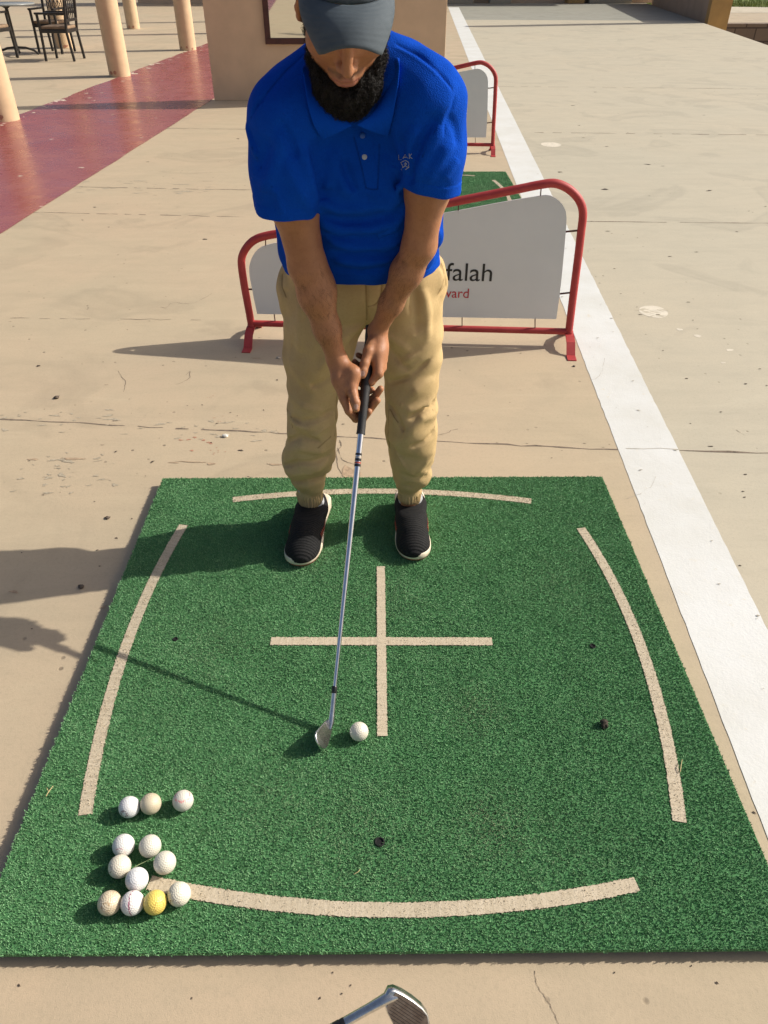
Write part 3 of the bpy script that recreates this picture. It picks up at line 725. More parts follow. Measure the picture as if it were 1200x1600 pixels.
def rounded(pts, it=2):
    P = [np.asarray(p, float) for p in pts]
    for _ in range(it):
        Q = [P[0]]
        for a, b in zip(P[:-1], P[1:]): Q += [a*.75+b*.25, a*.25+b*.75]
        Q.append(P[-1]); P = Q
    return P
br = empty('barrier', tuple(BO), math.atan2(BU[1], BU[0])); tag(br, 'red tube framed barrier with white panel lettered in black and red, directly behind the man', 'barrier', 'red framed bay barriers')
frame = [(394,516),(388,480),(382,448),(377.5,418),(377,403),(383,389),(394,376.5),(409,369.5),(437,364.5),(560,343),(705,316.5),(800,297.5),(848,287.5),(868,285.5),(887,293.5),(901,306),(909,320),(911.5,335),(908,362),(903,405),(897,450),(889.5,512),(888,526)]
fp = [bl(*p) for p in frame]; 
for p in (fp[0], fp[-1]): p[2] = max(p[2], .055)
b = MB(); b.tube(rounded(fp, 2), .0172, 14); b.build('outer_tube', [M_REDP.m], br)
b = MB(); b.tube([bl(392,505)+[.012,0,0], bl(640,511.5), bl(889,518)-[.012,0,0]], .0145, 14); b.build('bottom_rail', [M_REDP.m], br)
pan = rounded([bl(*p) for p in [(402,490),(402,490),(393,447),(389.5,426),(390,412),(396,397),(406,386.5),(422,381),(447,376.5),(560,356),(695,333),(790,314.5),(840.6,306),(857.5,304.2),(871,311),(880,320.5),(885.5,334),(884,362),(876,449),(869,498),(869,498)]], 1)
poly = [(p[0], p[2]) for p in pan]
b = MB(); b.prism(poly, -.004, .004, axis=lambda x, y, z: (x, z, y)); panel = b.build('sign_panel', [M_PANEL.m], br)
b = MB(); b.tube([(x, 0, z) for x, z in poly] , .0055, 6, closed=True); b.build('panel_edge', [M_PANEL.m], br)
for (a, c) in [((415,367),(415,383)),((717,312),(716,330)),((846,287),(844.5,306)),((884,362),(905,360)),((875,459),(894,457)),((387,452),(395,452)),((428.5,491),(430,503)),((722,496),(722,513)),((836,497),(836,515)),((560,495),(560,509)),((560,342),(560,357))]:
    A, C = bl(*a), bl(*c); d = nrm(C-A); b = MB(); b.tube([A-d*.006, C+d*.008], .0042, 6, flat=.6); b.build('mounting_tab', [M_STEELEDGE], br)
for e in (fp[0], fp[-1]):
    x = e[0]; b = MB(); prof = [(-.165,.004),(-.12,.006),(-.075,.05),(-.03,.062),(.03,.062),(.075,.05),(.12,.006),(.165,.004)]
    V = []; n = len(prof)
    for s in (-1, 1):
        for (y, z) in prof: V.append((x+s*.0195, y, z))
        for (y, z) in prof: V.append((x+s*.0195, y, z-.0055 if z > .006 else .0003))
    q = lambda s, l, i: s*2*n + l*n + i
    F = []
    for i in range(n-1):
        F += [(q(0,0,i),q(1,0,i),q(1,0,i+1),q(0,0,i+1)), (q(0,1,i),q(0,1,i+1),q(1,1,i+1),q(1,1,i)), (q(0,0,i),q(0,0,i+1),q(0,1,i+1),q(0,1,i)), (q(1,0,i),q(1,1,i),q(1,1,i+1),q(1,0,i+1))]
    F += [(q(0,0,0),q(0,1,0),q(1,1,0),q(1,0,0)), (q(0,0,n-1),q(1,0,n-1),q(1,1,n-1),q(0,1,n-1))]
    b.add(V, F); b.lathe([(.0195,.058),(.0195,.068),(.018,.072)], 14, (x,0,0)); b.build('foot', [M_REDP.m], br)
br2 = copy_tree(br); br2.location = (BO[0]+.160, BO[1]+4.09, 0); br2['label'] = 'farther red tube framed barrier with a plain grey-white panel, half hidden by the man'
def text(body, px, py, px_h, mat, name, ratio=1.0, width_px=None):
    cu = bpy.data.curves.new(name, 'FONT'); cu.body = body; cu.size = 1; cu.extrude = .004; cu.offset = 0
    ob = bpy.data.objects.new('tmp', cu); COL.objects.link(ob); bpy.context.view_layer.update()
    dg = bpy.context.evaluated_depsgraph_get(); me = bpy.data.meshes.new_from_object(ob.evaluated_get(dg)); bpy.data.objects.remove(ob)
    V = np.array([v.co[:] for v in me.vertices]); mn, mx = V.min(0), V.max(0)
    A = bl(px, py); Wd = bl(px+width_px, py)[0]-A[0]; H = bl(px, py-px_h)[2]-A[2]
    me.vertices.foreach_set('co', np.stack([A[0]+(V[:, 0]-mn[0])/(mx[0]-mn[0])*Wd, -.0045-.0006*(V[:, 2] > 0)-.0006, A[2]+(V[:, 1])/(mx[1])*H], 1).astype(np.float32).ravel())
    me.update(); return link(name, me, mat, br)
text('falah', 696, 437.5, 27.5, simple('black_lettering', (.012,.012,.013), .5), 'black_lettering', width_px=72)
text('ward', 690, 464, 14.5, simple('red_lettering', (.50,.015,.03), .5), 'red_lettering', width_px=42)

# ------------------------------------------------------------------ golf clubs
M_CHROME = NT('chrome_steel'); _v = M_CHROME.coord('Object'); _f = M_CHROME.noise(_v, 60, 4, .6); M_CHROME.base(M_CHROME.ramp(_f, [(.3, (.66,.67,.70)), (.7, (.80,.80,.82))])); M_CHROME.set(Roughness=.16, Metallic=1.0)
M_FORGED = NT('brushed_iron'); _v = M_FORGED.coord('Object'); _f = M_FORGED.noise(_v, 120, 4, .65); M_FORGED.base(M_FORGED.ramp(_f, [(.3, (.56,.56,.55)), (.7, (.74,.74,.73))])); M_FORGED.set(Roughness=.27, Metallic=1.0); M_FORGED.bump(_f, .1, .0006)
M_FACEREFL = NT('worn_face_reflection'); _v = M_FACEREFL.coord('Object'); _f = M_FACEREFL.noise(_v, 55, 5, .7); M_FACEREFL.base(M_FACEREFL.ramp(_f, [(.35, (.26,.21,.165)), (.6, (.16,.115,.085)), (.75, (.08,.05,.035))])); M_FACEREFL.set(Roughness=.5, Metallic=.55)  # worn steel, with a dark reflection painted into its brown base colour
M_GROOVE = simple('groove_dark', (.035,.025,.02), .7)
M_GRIP = simple('black_rubber_grip', (.014,.014,.015), .6, var=.3, scale=120, bump=.6, bscale=500, bdist=.001)
M_BLACKP = simple('black_plastic', (.012,.012,.013), .3)
M_SILVERL = simple('silver_band', (.55,.50,.42), .35, metal=.8); M_REDB = simple('red_band', (.35,.06,.04), .5)
OUT = [(-.003,.006),(.004,.0015),(.018,-.0005),(.036,-.0008),(.054,.0005),(.066,.004),(.0745,.012),(.0785,.023),(.0785,.035),(.0745,.046),(.067,.0525),(.058,.0535),(.046,.0480),(.030,.0400),(.014,.0325),(.005,.0260),(-.003,.0200)]
def make_club(root, O, X, Zu, lie, loft, length, grip_len, face_mat, groove=True, thick=1.0):
    X = nrm(X); Zu = nrm(Zu - X*np.dot(Zu, X)); Y = np.cross(Zu, X)
    fr3 = lambda x, y, z: np.asarray(O) + X*x + Y*y + Zu*z
    cl, sl = math.cos(loft), math.sin(loft)
    def bp(x, y, z): return fr3(x, y*cl - z*sl, z*cl + y*sl)     # blade plane leaned back by the loft
    n = len(OUT); cx, cz = .042, .025
    MBh = MB(); rings = []
    def ring(shr, dy): 
        return [bp(cx+(x-cx)*shr if shr < 1 else x, dy(z), cz+(z-cz)*shr if shr < 1 else z) for x, z in OUT]
    th = lambda z: -(.0045 + .0125*max(0, 1-z/.03)**1.3)*thick
    rings = [ring(.94, lambda z: 0.0), ring(.999, lambda z: -.0008), ring(1, lambda z: th(z)+.0010), ring(.93, lambda z: th(z)), ring(.72, lambda z: th(z)*.9), ring(.62, lambda z: -.0045)]
    V = [p for r_ in rings for p in r_]; F = []
    for k in range(len(rings)-1):
        for i in range(n): F.append((k*n+i, k*n+(i+1) % n, (k+1)*n+(i+1) % n, (k+1)*n+i))
    MBh.add(V, F, 0, True); MBh.add(rings[0], [tuple(range(n))], 0); MBh.add(rings[-1], [tuple(range(n))], 0)
    D = -X*math.cos(lie) + Zu*math.sin(lie)
    hs = fr3(.004, -.0045, .016); sleeve = hs + D*.066
    MBh.tube([hs-D*.012+X*.006, hs, hs+D*.012, hs+D*.03, sleeve], [.0045, .0082, .0074, .0066, .0066], 16)
    head = MBh.build('club_head', [M_FORGED.m], root)
    fc = MB(); fc.add([bp(cx+(x-cx)*.93, .00045, cz+(z-cz)*.93) for x, z in OUT if x > .003], [tuple(range(len([1 for x, z in OUT if x > .003])))], 0)
    fo_ = fc.build('striking_face', [face_mat], head)
    gv = MB()
    for k in range(11):
        z = .006 + k*.0040; xe = .062 if z < .040 else .055+.004; x0 = .013 if z < .03 else .013+(z-.03)*1.9
        if x0 > xe-.01: continue
        gv.add([bp(x0, .0009, z-.0004), bp(xe, .0009, z-.0004), bp(xe, .0009, z+.0004), bp(x0, .0009, z+.0004)], [(0,1,2,3)])
    gv.build('groove_lines', [M_GROOVE], head)
    fer = MB(); fer.tube([sleeve-D*.001, sleeve+D*.002, sleeve+D*.014, sleeve+D*.016], [.0062, .0069, .0062, .0050], 16); fer.build('ferrule', [M_BLACKP], root)
    s0 = sleeve+D*.014; butt = s0 + D*length; gs = butt - D*grip_len
    sh = MB(); sh.tube([s0, s0+D*.15, s0+D*.35, gs+D*.01], [.0047, .0053, .0062, .0075], 16); shaft = sh.build('shaft', [M_CHROME.m], root)
    gp = MB(); m = 24; gp.tube([gs + D*grip_len*i/m for i in range(m+1)] , [.0098 + .0042*(i/m) + (.0010 if i in (0,) else 0) - (.0006 if i % 6 == 3 else 0) for i in range(m+1)], 18)
    gp.tube([butt, butt+D*.004, butt+D*.006], [.0150, .0150, .009], 18); gp.build('grip', [M_GRIP], root)
    return D, s0, butt, gs, shaft
def band(name, c, D, r, w, mat, parent):
    b = MB(); b.tube([c-D*w/2, c+D*w/2], r, 16); return b.build(name, [mat], parent)
HEAD = at_z(512, 1128, .05); BUTT = at_y(575, 519, 1.645)
hv = (BUTT-HEAD); hx = nrm([-hv[0], -hv[1], 0]); LIE = math.atan2(hv[2], math.hypot(hv[0], hv[1]))
c1 = empty('golf_club'); tag(c1, 'steel shafted iron golf club with black grip, held in both hands of the man', 'golf club', 'iron golf clubs')
O1 = HEAD.copy() ; O1[2] = .0335
O1 = O1 - (hx*.004) + np.array([.012,0,0])
ring_top = O1
CL_LEN = np.linalg.norm(BUTT-HEAD) - .10 + .03
D1, s1, butt1, gs1, shaft1 = make_club(c1, O1, hx, np.array([0,0,1.0]), LIE, R(27), CL_LEN, .255, M_FORGED.m)
for k, (off, w, m) in enumerate([(.048,.005,M_BLACKP),(.055,.004,M_SILVERL),(.061,.006,M_BLACKP),(.068,.004,M_REDB),(.074,.006,M_BLACKP)]):
    band('shaft_band', gs1-D1*off, D1, .0078, w, m, shaft1)
# second club, held out from below the frame
dep = 1.03; c2p = lambda px, py: CAM + ray(px, py)*(dep/FPX)
c2 = empty('golf_club'); tag(c2, 'worn iron club head, brown reflection painted on grooved face, poking in at the bottom edge', 'golf club', 'iron golf clubs')
ca_, sa_ = math.cos(R(-6)), math.sin(R(-6)); RT2, UP2 = RT*ca_ + UP*sa_, UP*ca_ - RT*sa_
X2 = .857*RT2 - .515*UP2 + .10*FW; Z2 = -.519*RT2 - .857*UP2 - .12*FW
D2, s2, butt2, gs2, shaft2 = make_club(c2, c2p(614, 1544), X2, Z2, R(61), 0.0, .62, .25, M_FACEREFL.m)
for off, m, w in [(.001,M_BLACKP,.014),(.0035,M_SILVERL,.0012),(.0065,M_SILVERL,.0012),(.0095,M_SILVERL,.0012)]:
    band('shaft_band', s2+D2*off, D2, .0072 if m is M_BLACKP else .0074, w, m, shaft2)

# ------------------------------------------------------------------ terrace chairs and table
M_BLKW = simple('black_lacquer', (.016,.014,.013), .35, var=.3, scale=20); M_CUSH = simple('tan_cushion', (.24,.16,.10), .9, var=.2, scale=14, bump=.3)
def make_chair():
    r = empty('terrace_chair')
    b = MB(); b.box((0,0,.415), (.46,.46,.05), bev=.008); b.build('seat_frame', [M_BLKW], r)
    b = MB(); b.box((0,0,.462), (.43,.43,.045), bev=.018); c = b.build('cushion', [M_CUSH], r)
    for sx in (-1, 1):
        for sy in (-1, 1):
            top = .64 if sy > 0 else .86; b = MB(); tilt = .05 if sy < 0 else .0
            b.tube([(sx*.215, sy*.215+ (-.03 if sy < 0 else .02), .0), (sx*.215, sy*.215, .40), (sx*.215, sy*.215-tilt*1.4, top)], .023, 8); b.build('leg', [M_BLKW], r)
    for sx in (-1, 1):
        b = MB(); b.box((sx*.215, .0, .655), (.05,.50,.03), bev=.008); b.build('armrest', [M_BLKW], r)
    b = MB(); b.box((0,-.285,.85), (.47,.03,.06), bev=.008); b.box((0,-.25,.56), (.42,.025,.04), bev=.006)
    for k in range(5): b.tube([(-.14+.07*k, -.25, .56), (-.14+.07*k, -.283, .83)], .008, 6)
    for k in range(4): b.tube([(-.14+.07*k, -.255, .62), (-.07+.07*k, -.275, .78)], .005, 6); b.tube([(-.07+.07*k, -.255, .62), (-.14+.07*k, -.275, .78)], .005, 6)
    b.build('backrest', [M_BLKW], r); return r
ch = make_chair(); ch.location = (-5.26, 14.50, 0.004); ch.rotation_euler.z = R(86)
tag(ch, 'black wooden chair with tan cushion, rightmost at the terrace table', 'chair', 'black chairs round the terrace table')
for loc, rz, lb in [((-5.78,15.62,.004), R(172), 'black wooden chair farther back behind the rightmost chair'), ((-6.42,14.60,.004), R(-8), 'black wooden chair cut by the left edge, behind the nearest column')]:
    c = copy_tree(ch); c.location = loc; c.rotation_euler.z = rz; c['label'] = lb
tb = empty('terrace_table', (-6.30,15.15,.004)); tag(tb, 'grey topped terrace table on a black curved pedestal foot among the chairs', 'table')
b = MB(); b.lathe([(.0,.755),(.46,.755),(.47,.745),(.46,.728),(.0,.728)], 36); b.build('table_top', [simple('grey_table_top', (.25,.26,.25), .35, var=.2)], tb)
b = MB(); b.lathe([(.035,.06),(.028,.2),(.028,.68),(.10,.727)], 16)
for k in range(4):
    a = k*math.pi/2 + .3; u = np.array([math.cos(a), math.sin(a), 0]); b.tube([u*.02+[0,0,.12], u*.15+[0,0,.11], u*.27+[0,0,.07], u*.34+[0,0,.012]], .018, 8)
b.build('pedestal', [M_BLKW], tb)
# ------------------------------------------------------------------ the man
VS = 1.0        # voxel scale
man = empty('person', (-.06, 1.80, 0)); tag(man, 'bearded man in grey cap, blue polo shirt and khaki trousers addressing a golf ball', 'person')
A = np.array
# --- joints (world metres), found on the sight lines of the photo at real depths
SH_R = A([-.166, 1.528, 1.216]); SH_L = A([.085, 1.522, 1.238])
EL_R = at_y(481, 418, 1.575); EL_L = at_y(655, 385, 1.57)
SHA_R = SH_R+A([-.026,0,0]); SHA_L = SH_L+A([.028,0,0])
ax_ = nrm(HEAD-BUTT)                                     # down the club
def onclub(s, x=0.0, n=0.0):                             # s: metres below the butt, x: to the right in the photo, n: towards the camera
    c = BUTT + ax_*s; nn = nrm((CAM-c) - ax_*np.dot(CAM-c, ax_)); xx = np.cross(nn, -ax_) ; xx = xx if xx[0] > 0 else -xx
    return c + xx*x + nn*n
WR_R = at_y(526, 561, 1.585); WR_L = at_y(590, 517, 1.640)
# --- head frame
HP = R(44); HY = R(5); HRl = R(-1.0)
Fd = nrm([math.sin(HY)*math.cos(HP), -math.cos(HY)*math.cos(HP), -math.sin(HP)])
Xd = nrm([math.cos(HY), math.sin(HY), 0]); Ud = np.cross(Xd*-1, Fd); Ud = Ud if Ud[2] > 0 else -Ud
Xd, Ud = nrm(Xd*math.cos(HRl) + Ud*math.sin(HRl)), nrm(Ud*math.cos(HRl) - Xd*math.sin(HRl))
HC = at_y(537.5, 15, 1.450); HS = .895
HM = np.stack([Xd, Fd, Ud], 0).astype(np.float32)         # world -> head-local
def hl(P): return ((P-HC.astype(np.float32)) @ HM.T)/HS
def hw(x, f, u): return HC + (Xd*x + Fd*f + Ud*u)*HS
NECK0 = A([-.042, 1.580, 1.265])
# --- body
def f_head(P):
    L = hl(P); Ax = L.copy(); Ax[:, 0] = np.abs(L[:, 0])
    d = ell(L, (0,-.008,.05), (.0745,.096,.085))
    d = smin(d, ell(L, (0,.036,-.012), (.0680,.056,.080)), .03)
    d = smin(d, chain(Ax, [(.056,.0,-.035),(.050,.03,-.070),(.022,.075,-.098),(0,.082,-.100)], [.016,.016,.017,.018], .015), .03)
    d = smin(d, ell(Ax, (.049,.062,-.006), (.022,.022,.020)), .02)
    d = smin(d, chain(Ax, [(.048,.070,.038),(.02,.085,.040),(0,.088,.038)], [.011,.011,.011], .01), .02)
    d = smax(d, -ell(Ax, (.033,.101,.018), (.017,.020,.014)), .018)
    d = smin(d, ell(Ax, (.032,.074,.017), (.014,.0135,.012)), .004)
    d = smin(d, cap(Ax, (.018,.0885,.0135), (.046,.0765,.0145), .0028), .004)
    # nose
    d = smin(d, chain(L, [(0,.088,.030),(0,.101,.004),(0,.1135,-.0165)], [.0075,.0085,.0105], .008), .012)
    d = smin(d, ell(Ax, (.0125,.0985,-.0215), (.0085,.0115,.0085)), .008)
    d = smax(d, -ell(Ax, (.0065,.1035,-.0300), (.0035,.005,.004)), .003)
    # mouth
    d = smin(d, ell(L, (0,.080,-.060), (.030,.018,.024)), .014)
    d = smin(d, chain(Ax, [(.0,.0985,-.0535),(.010,.0970,-.0535),(.024,.0865,-.0600)], [.0052,.0052,.0030], .005), .005)
    d = smin(d, chain(Ax, [(.0,.0965,-.0660),(.012,.0940,-.0650),(.023,.0860,-.0605)], [.0066,.0060,.0030], .005), .005)
    d = smax(d, -chain(Ax, [(.0,.1035,-.0598),(.012,.1005,-.0592),(.026,.0885,-.0605)], [.0013,.0013,.0010], .001), .0025)
    # ears
    E = Ax-A([.0765,-.012,.004], np.float32); c, s = math.cos(.5), math.sin(.5); E = np.stack([E[:, 0]*c - E[:, 1]*s*-1*-1, E[:, 0]*s + E[:, 1]*c, E[:, 2]], 1)
    e = ell(E, (0,0,-.002), (.009,.019,.034)); e = smin(e, ell(E, (.0,.004,-.026), (.007,.010,.010)), .008)
    e = smax(e, -ell(E, (.0085,.003,.002), (.006,.010,.019)), .004)
    e = smin(e, ell(E, (.003,.013,-.002), (.005,.004,.008)), .004)
    d = smin(d, e, .006)
    return d
def f_neck(P): return cap(P, hw(0,-.025,-.03), NECK0, .055, .064)
def f_torso_in(P):
    d = chain(P, [A([-.04,1.83,.84]), A([-.042,1.715,1.00]), A([-.04,1.650,1.13])], [.085,.080,.075], .05)
    d = smin(d, chain(P, [SH_R, A([-.042,1.625,1.19]), SH_L], [.045,.04,.045], .02), .04)
    for s, hx_, kx, ax2 in ((-1,-.125,-.187,-.210),(1,.045,.092,.090)):
        d = smin(d, chain(P, [A([hx_,1.83,.80]), A([kx,1.80,.46]), A([ax2,1.818,.12]), A([ax2,1.820,.09])], [.07,.042,.024,.022], .02), .03)
    return d
def arm(P, S, E, W, r, S0_):
    d = chain(P, [S0_, S*.45+E*.55, E*.97+S*.03], [r[0], r[1], r[2]], .03)
    m1 = E*.72+W*.28; m2 = E*.35+W*.65
    d = smin(d, chain(P, [E, m1, m2, W], [r[2]*.97, r[3], r[4], r[5]], .02), .02)
    return d
def f_armR(P):
    d = arm(P, SHA_R, EL_R, WR_R, (.052,.0435,.0395,.0385,.0290,.0215), SH_R+A([.02,.01,-.02]))
    q = EL_R*.8+WR_R*.2; return smin(d, ell(P, q+A([.010,0,0]), (.034,.034,.046)), .02)
def f_armL(P): return arm(P, SHA_L, EL_L, WR_L, (.050,.0415,.0345,.0330,.0250,.0190), SH_L+A([-.02,.01,-.02]))
# hands: each finger is its own chain, rooted in the palm, closed on the grip
def f_handL(P):                                           # upper hand (his left), on the right of the picture
    c = onclub
    wr = WR_L; k1 = c(.098,.034,.010); k2 = c(.080,.040,-.002); k3 = c(.060,.040,-.012); k4 = c(.042,.036,-.018)
    d = chain(P, [wr, wr*.5+k1*.5, k1], [.0190,.0165,.0110], .01)
    d = smin(d, chain(P, [wr, wr*.45+k2*.55, k2], [.0190,.0170,.0112], .01), .012)
    d = smin(d, chain(P, [wr, wr*.45+k3*.55, k3], [.0180,.0165,.0108], .01), .012)
    d = smin(d, chain(P, [wr, wr*.4+k4*.6, k4], [.0165,.0150,.0100], .01), .012)
    d = smin(d, ell(P, c(.055,.020,.004), (.020,.020,.024)), .014)
    # index: over the knuckle down to the grip, then behind it; the others wrap behind and show their tips at the left
    fi = chain(P, [k1, c(.119,.020,.003), c(.124,.004,-.021), c(.116,-.014,-.020)], [.0105,.0092,.0085,.0075], .003)
    fm = chain(P, [k2, c(.098,.026,-.020), c(.102,.002,-.026), c(.096,-.020,-.016), c(.094,-.024,-.004)], [.0104,.0094,.0088,.0080,.0074], .003)
    fr = chain(P, [k3, c(.076,.024,-.026), c(.080,.000,-.028), c(.075,-.020,-.017), c(.073,-.024,-.004)], [.0100,.0092,.0086,.0078,.0072], .003)
    fp = chain(P, [k4, c(.054,.022,-.026), c(.057,.000,-.026), c(.053,-.018,-.016)], [.0092,.0082,.0076,.0068], .003)
    for f in (fi, fm, fr, fp): d = smin(d, f, .0035)
    # thumb down the top of the grip
    th = chain(P, [wr*.72+c(.06,.0,.016)*.28, c(.052,.006,.021), c(.082,.000,.0235), c(.100,-.002,.0235), c(.110,-.002,.0215)], [.0140,.0128,.0105,.0098,.0082], .006)
    d = smin(d, th, .005)
    # tendons and knuckle of the back of the hand
    for k in (k1, k2, k3): d = smin(d, cap(P, wr*.45+k*.55+(CAM-k)*.004, k+(CAM-k)*.002, .0085, .0085), .012)
    return d
def f_handR(P):                                           # lower hand (his right), on the left of the picture
    c = onclub
    wr = WR_R; k1 = c(.168,-.040,.004); k2 = c(.158,-.038,-.010); k3 = c(.144,-.034,-.020); k4 = c(.126,-.028,-.026)
    d = chain(P, [wr, wr*.5+k1*.5, k1], [.0200,.0185,.0108], .01)
    d = smin(d, chain(P, [wr, wr*.45+k2*.55, k2], [.0195,.0180,.0112], .01), .012)
    d = smin(d, chain(P, [wr, wr*.45+k3*.55, k3], [.0185,.0170,.0110], .01), .012)
    d = smin(d, chain(P, [wr, wr*.4+k4*.6, k4], [.0170,.0150,.0100], .01), .012)
    # heel of the thumb
    d = smin(d, chain(P, [wr*.8+c(.11,-.02,.02)*.2, c(.108,-.024,.020), c(.138,-.025,.019)], [.0150,.0185,.0150], .01), .012)
    th = chain(P, [c(.128,-.026,.018), c(.156,-.020,.0215), c(.176,-.012,.0235), c(.190,-.009,.0205)], [.0140,.0112,.0104,.0084], .005)
    d = smin(d, th, .004)
    fi = chain(P, [k1, c(.192,-.026,-.004), c(.206,-.008,-.020), c(.202,.011,-.019), c(.188,.022,-.004)], [.0106,.0096,.0090,.0086,.0080], .003)
    fm = chain(P, [k2, c(.180,-.024,-.022), c(.186,.002,-.028), c(.178,.024,-.020), c(.160,.038,.000)], [.0106,.0098,.0094,.0092,.0086], .003)
    fr = chain(P, [k3, c(.160,-.020,-.028), c(.162,.008,-.030), c(.152,.030,-.020), c(.132,.043,.000)], [.0102,.0096,.0092,.0090,.0084], .003)
    fp = chain(P, [k4, c(.140,-.016,-.030), c(.142,.006,-.028), c(.132,.024,-.016)], [.0094,.0086,.0080,.0072], .003)
    for f in (fi, fm, fr, fp): d = smin(d, f, .003)
    return d
def gated(f, lo, hi):
    lo = np.asarray(lo, np.float32); hi = np.asarray(hi, np.float32)
    def h(P):
        # outside the box a lower bound of the distance keeps the field continuous
        q = np.maximum(np.maximum(lo-P, P-hi), 0); o = np.sqrt((q*q).sum(1)) + .03
        m = np.nonzero((q == 0).all(1))[0]
        if len(m): o[m] = f(P[m])
        return o
    return h
def box_of(pts, m): pts = np.asarray(pts); return pts.min(0)-m, pts.max(0)+m
G_HEAD = gated(f_head, *box_of([hw(x, f, u) for x in (-.1,.1) for f in (-.11,.13) for u in (-.13,.14)], .02))
G_NECK = gated(f_neck, *box_of([hw(0,-.025,-.03), NECK0], .13))
G_TOR = gated(f_torso_in, (-.32,1.40,.0), (.22,1.98,1.32))
G_AR = gated(f_armR, *box_of([SHA_R, EL_R, WR_R], .12)); G_AL = gated(f_armL, *box_of([SHA_L, EL_L, WR_L], .12))
hb = box_of([onclub(s, x, 0) for s in (.0,.22) for x in (-.07,.07)], .075)
G_HR = gated(f_handR, *hb); G_HL = gated(f_handL, *hb)
def f_body(P):
    d = smin(smin(G_HEAD(P), G_NECK(P), .02), G_TOR(P), .03)
    ar = smin(G_AR(P), G_HR(P), .010); al = smin(G_AL(P), G_HL(P), .010)
    d = smin(d, ar, .02) if False else np.minimum(d, ar)
    d = np.minimum(d, al)
    return d
def skin():
    m = NT('skin'); v = m.coord('Object'); a = m.n('ShaderNodeAttribute', attribute_name='tint'); sepn = m.n('ShaderNodeSeparateColor'); m.l(a.outputs['Color'], sepn.inputs[0])
    f = m.noise(v, 38, 5, .65); f2 = m.noise(v, 7, 3, .6); f3 = m.noise(v, 420, 3, .6)
    col = m.mix(m.ramp(f2, [(.35, 0), (.7, 1)]), (.350,.152,.070), (.425,.192,.090)); col = m.mix(m.math('MULTIPLY', m.ramp(f, [(.42, 0), (.75, 1)]), .55), col, (.25,.098,.046)); f4 = m.noise(v, 170, 4, .7); col = m.mix(m.math('MULTIPLY', m.ramp(f4, [(.55, 0), (.75, 1)]), .45), col, (.20,.078,.036))
    col = m.mix(sepn.outputs[0], col, (.34,.125,.098))     # lips
    col = m.mix(sepn.outputs[1], col, (.50,.30,.235))     # nails
    col = m.mix(sepn.outputs[2], col, (.045,.030,.022))   # stubble, cropped hair
    m.base(col); m.set(Roughness=.52); m.b.inputs['Specular IOR Level'].default_value = .45
    m.b.inputs['Subsurface Weight'].default_value = .12; m.b.inputs['Subsurface Radius'].default_value = (.012,.005,.003); m.b.inputs['Subsurface Scale'].default_value = .5
    m.bump(m.math('ADD', f3, m.math('ADD', f, f4)), .4, .0012); return m.m
body, BV, BQ = sdf_object('body', f_body, (-.33,1.27,.0), (.23,1.98,1.50), .0025*VS, skin(), man, 1)
L = hl(BV.astype(np.float32)); Ax = np.abs(L[:, 0]); T = np.zeros((len(BV), 4), np.float32); T[:, 3] = 1
lipd = np.minimum(chain(np.stack([Ax, L[:, 1], L[:, 2]], 1), [(.0,.1015,-.0545),(.010,.099,-.0545),(.022,.089,-.0600)], [.0,0,0], 0), chain(np.stack([Ax, L[:, 1], L[:, 2]], 1), [(.0,.1010,-.0660),(.012,.0975,-.0645),(.021,.089,-.0605)], [0,0,0], 0))
T[:, 0] = np.clip(1.6-lipd/.0042, 0, 1)*((L[:, 1] > .07) & (np.abs(L[:, 2]) < .09))
for c_, d_ in ((onclub(.1085,-.002,.0315), .0060), (onclub(.1865,-.0095,.0305), .0060)):
    q = BV-c_; u = q @ ax_; s_ = np.sqrt(np.maximum((q*q).sum(1)-u*u, 0)); T[:, 1] = np.maximum(T[:, 1], np.clip((1-np.hypot(u/.0075, s_/.0062))*6, 0, 1))
# cropped hair at the back and sides of the head, thin moustache, brows
hair = np.clip((L[:, 1]*-1+.012 - .10*np.clip(-L[:, 2]-.02, 0, 1))*90, 0, 1)*((np.abs(L[:, 2]) < .2) & (Ax < .079) & (L[:, 2] > -.055) & (L[:, 1] < .06) & (L[:, 1] > -.13) & (f_head(BV.astype(np.float32)) < .01))
mous = np.clip(1-np.abs(L[:, 2]+.043+.18*np.clip(Ax-.006, 0, 1))/.009, 0, 1)*(Ax < .034)*(L[:, 1] > .07)*(Ax > .003)*.62
brow = np.clip(1.4-segdist(np.stack([Ax, L[:, 1], L[:, 2]], 1), A([(.014,.100,.038),(.032,.092,.0435),(.050,.076,.038)], np.float32))/.0065, 0, 1)*(L[:, 1] > .05)
T[:, 2] = np.clip(np.maximum(np.maximum(hair*.9, mous), brow), 0, 1)
near_ = np.nonzero((L[:, 1] > -.02) & (np.abs(L[:, 2]) < .17) & (Ax < .1))[0]; STUB = near_
def finish_tint():
    fb = f_beard(BV[STUB].astype(np.float32)); T[STUB, 2] = np.maximum(T[STUB, 2], np.clip(.65-fb/.010, 0, .65)*(T[STUB, 0] < .3))
    at = body.data.attributes.new('tint', 'FLOAT_COLOR', 'POINT'); at.data.foreach_set('color', T.ravel())

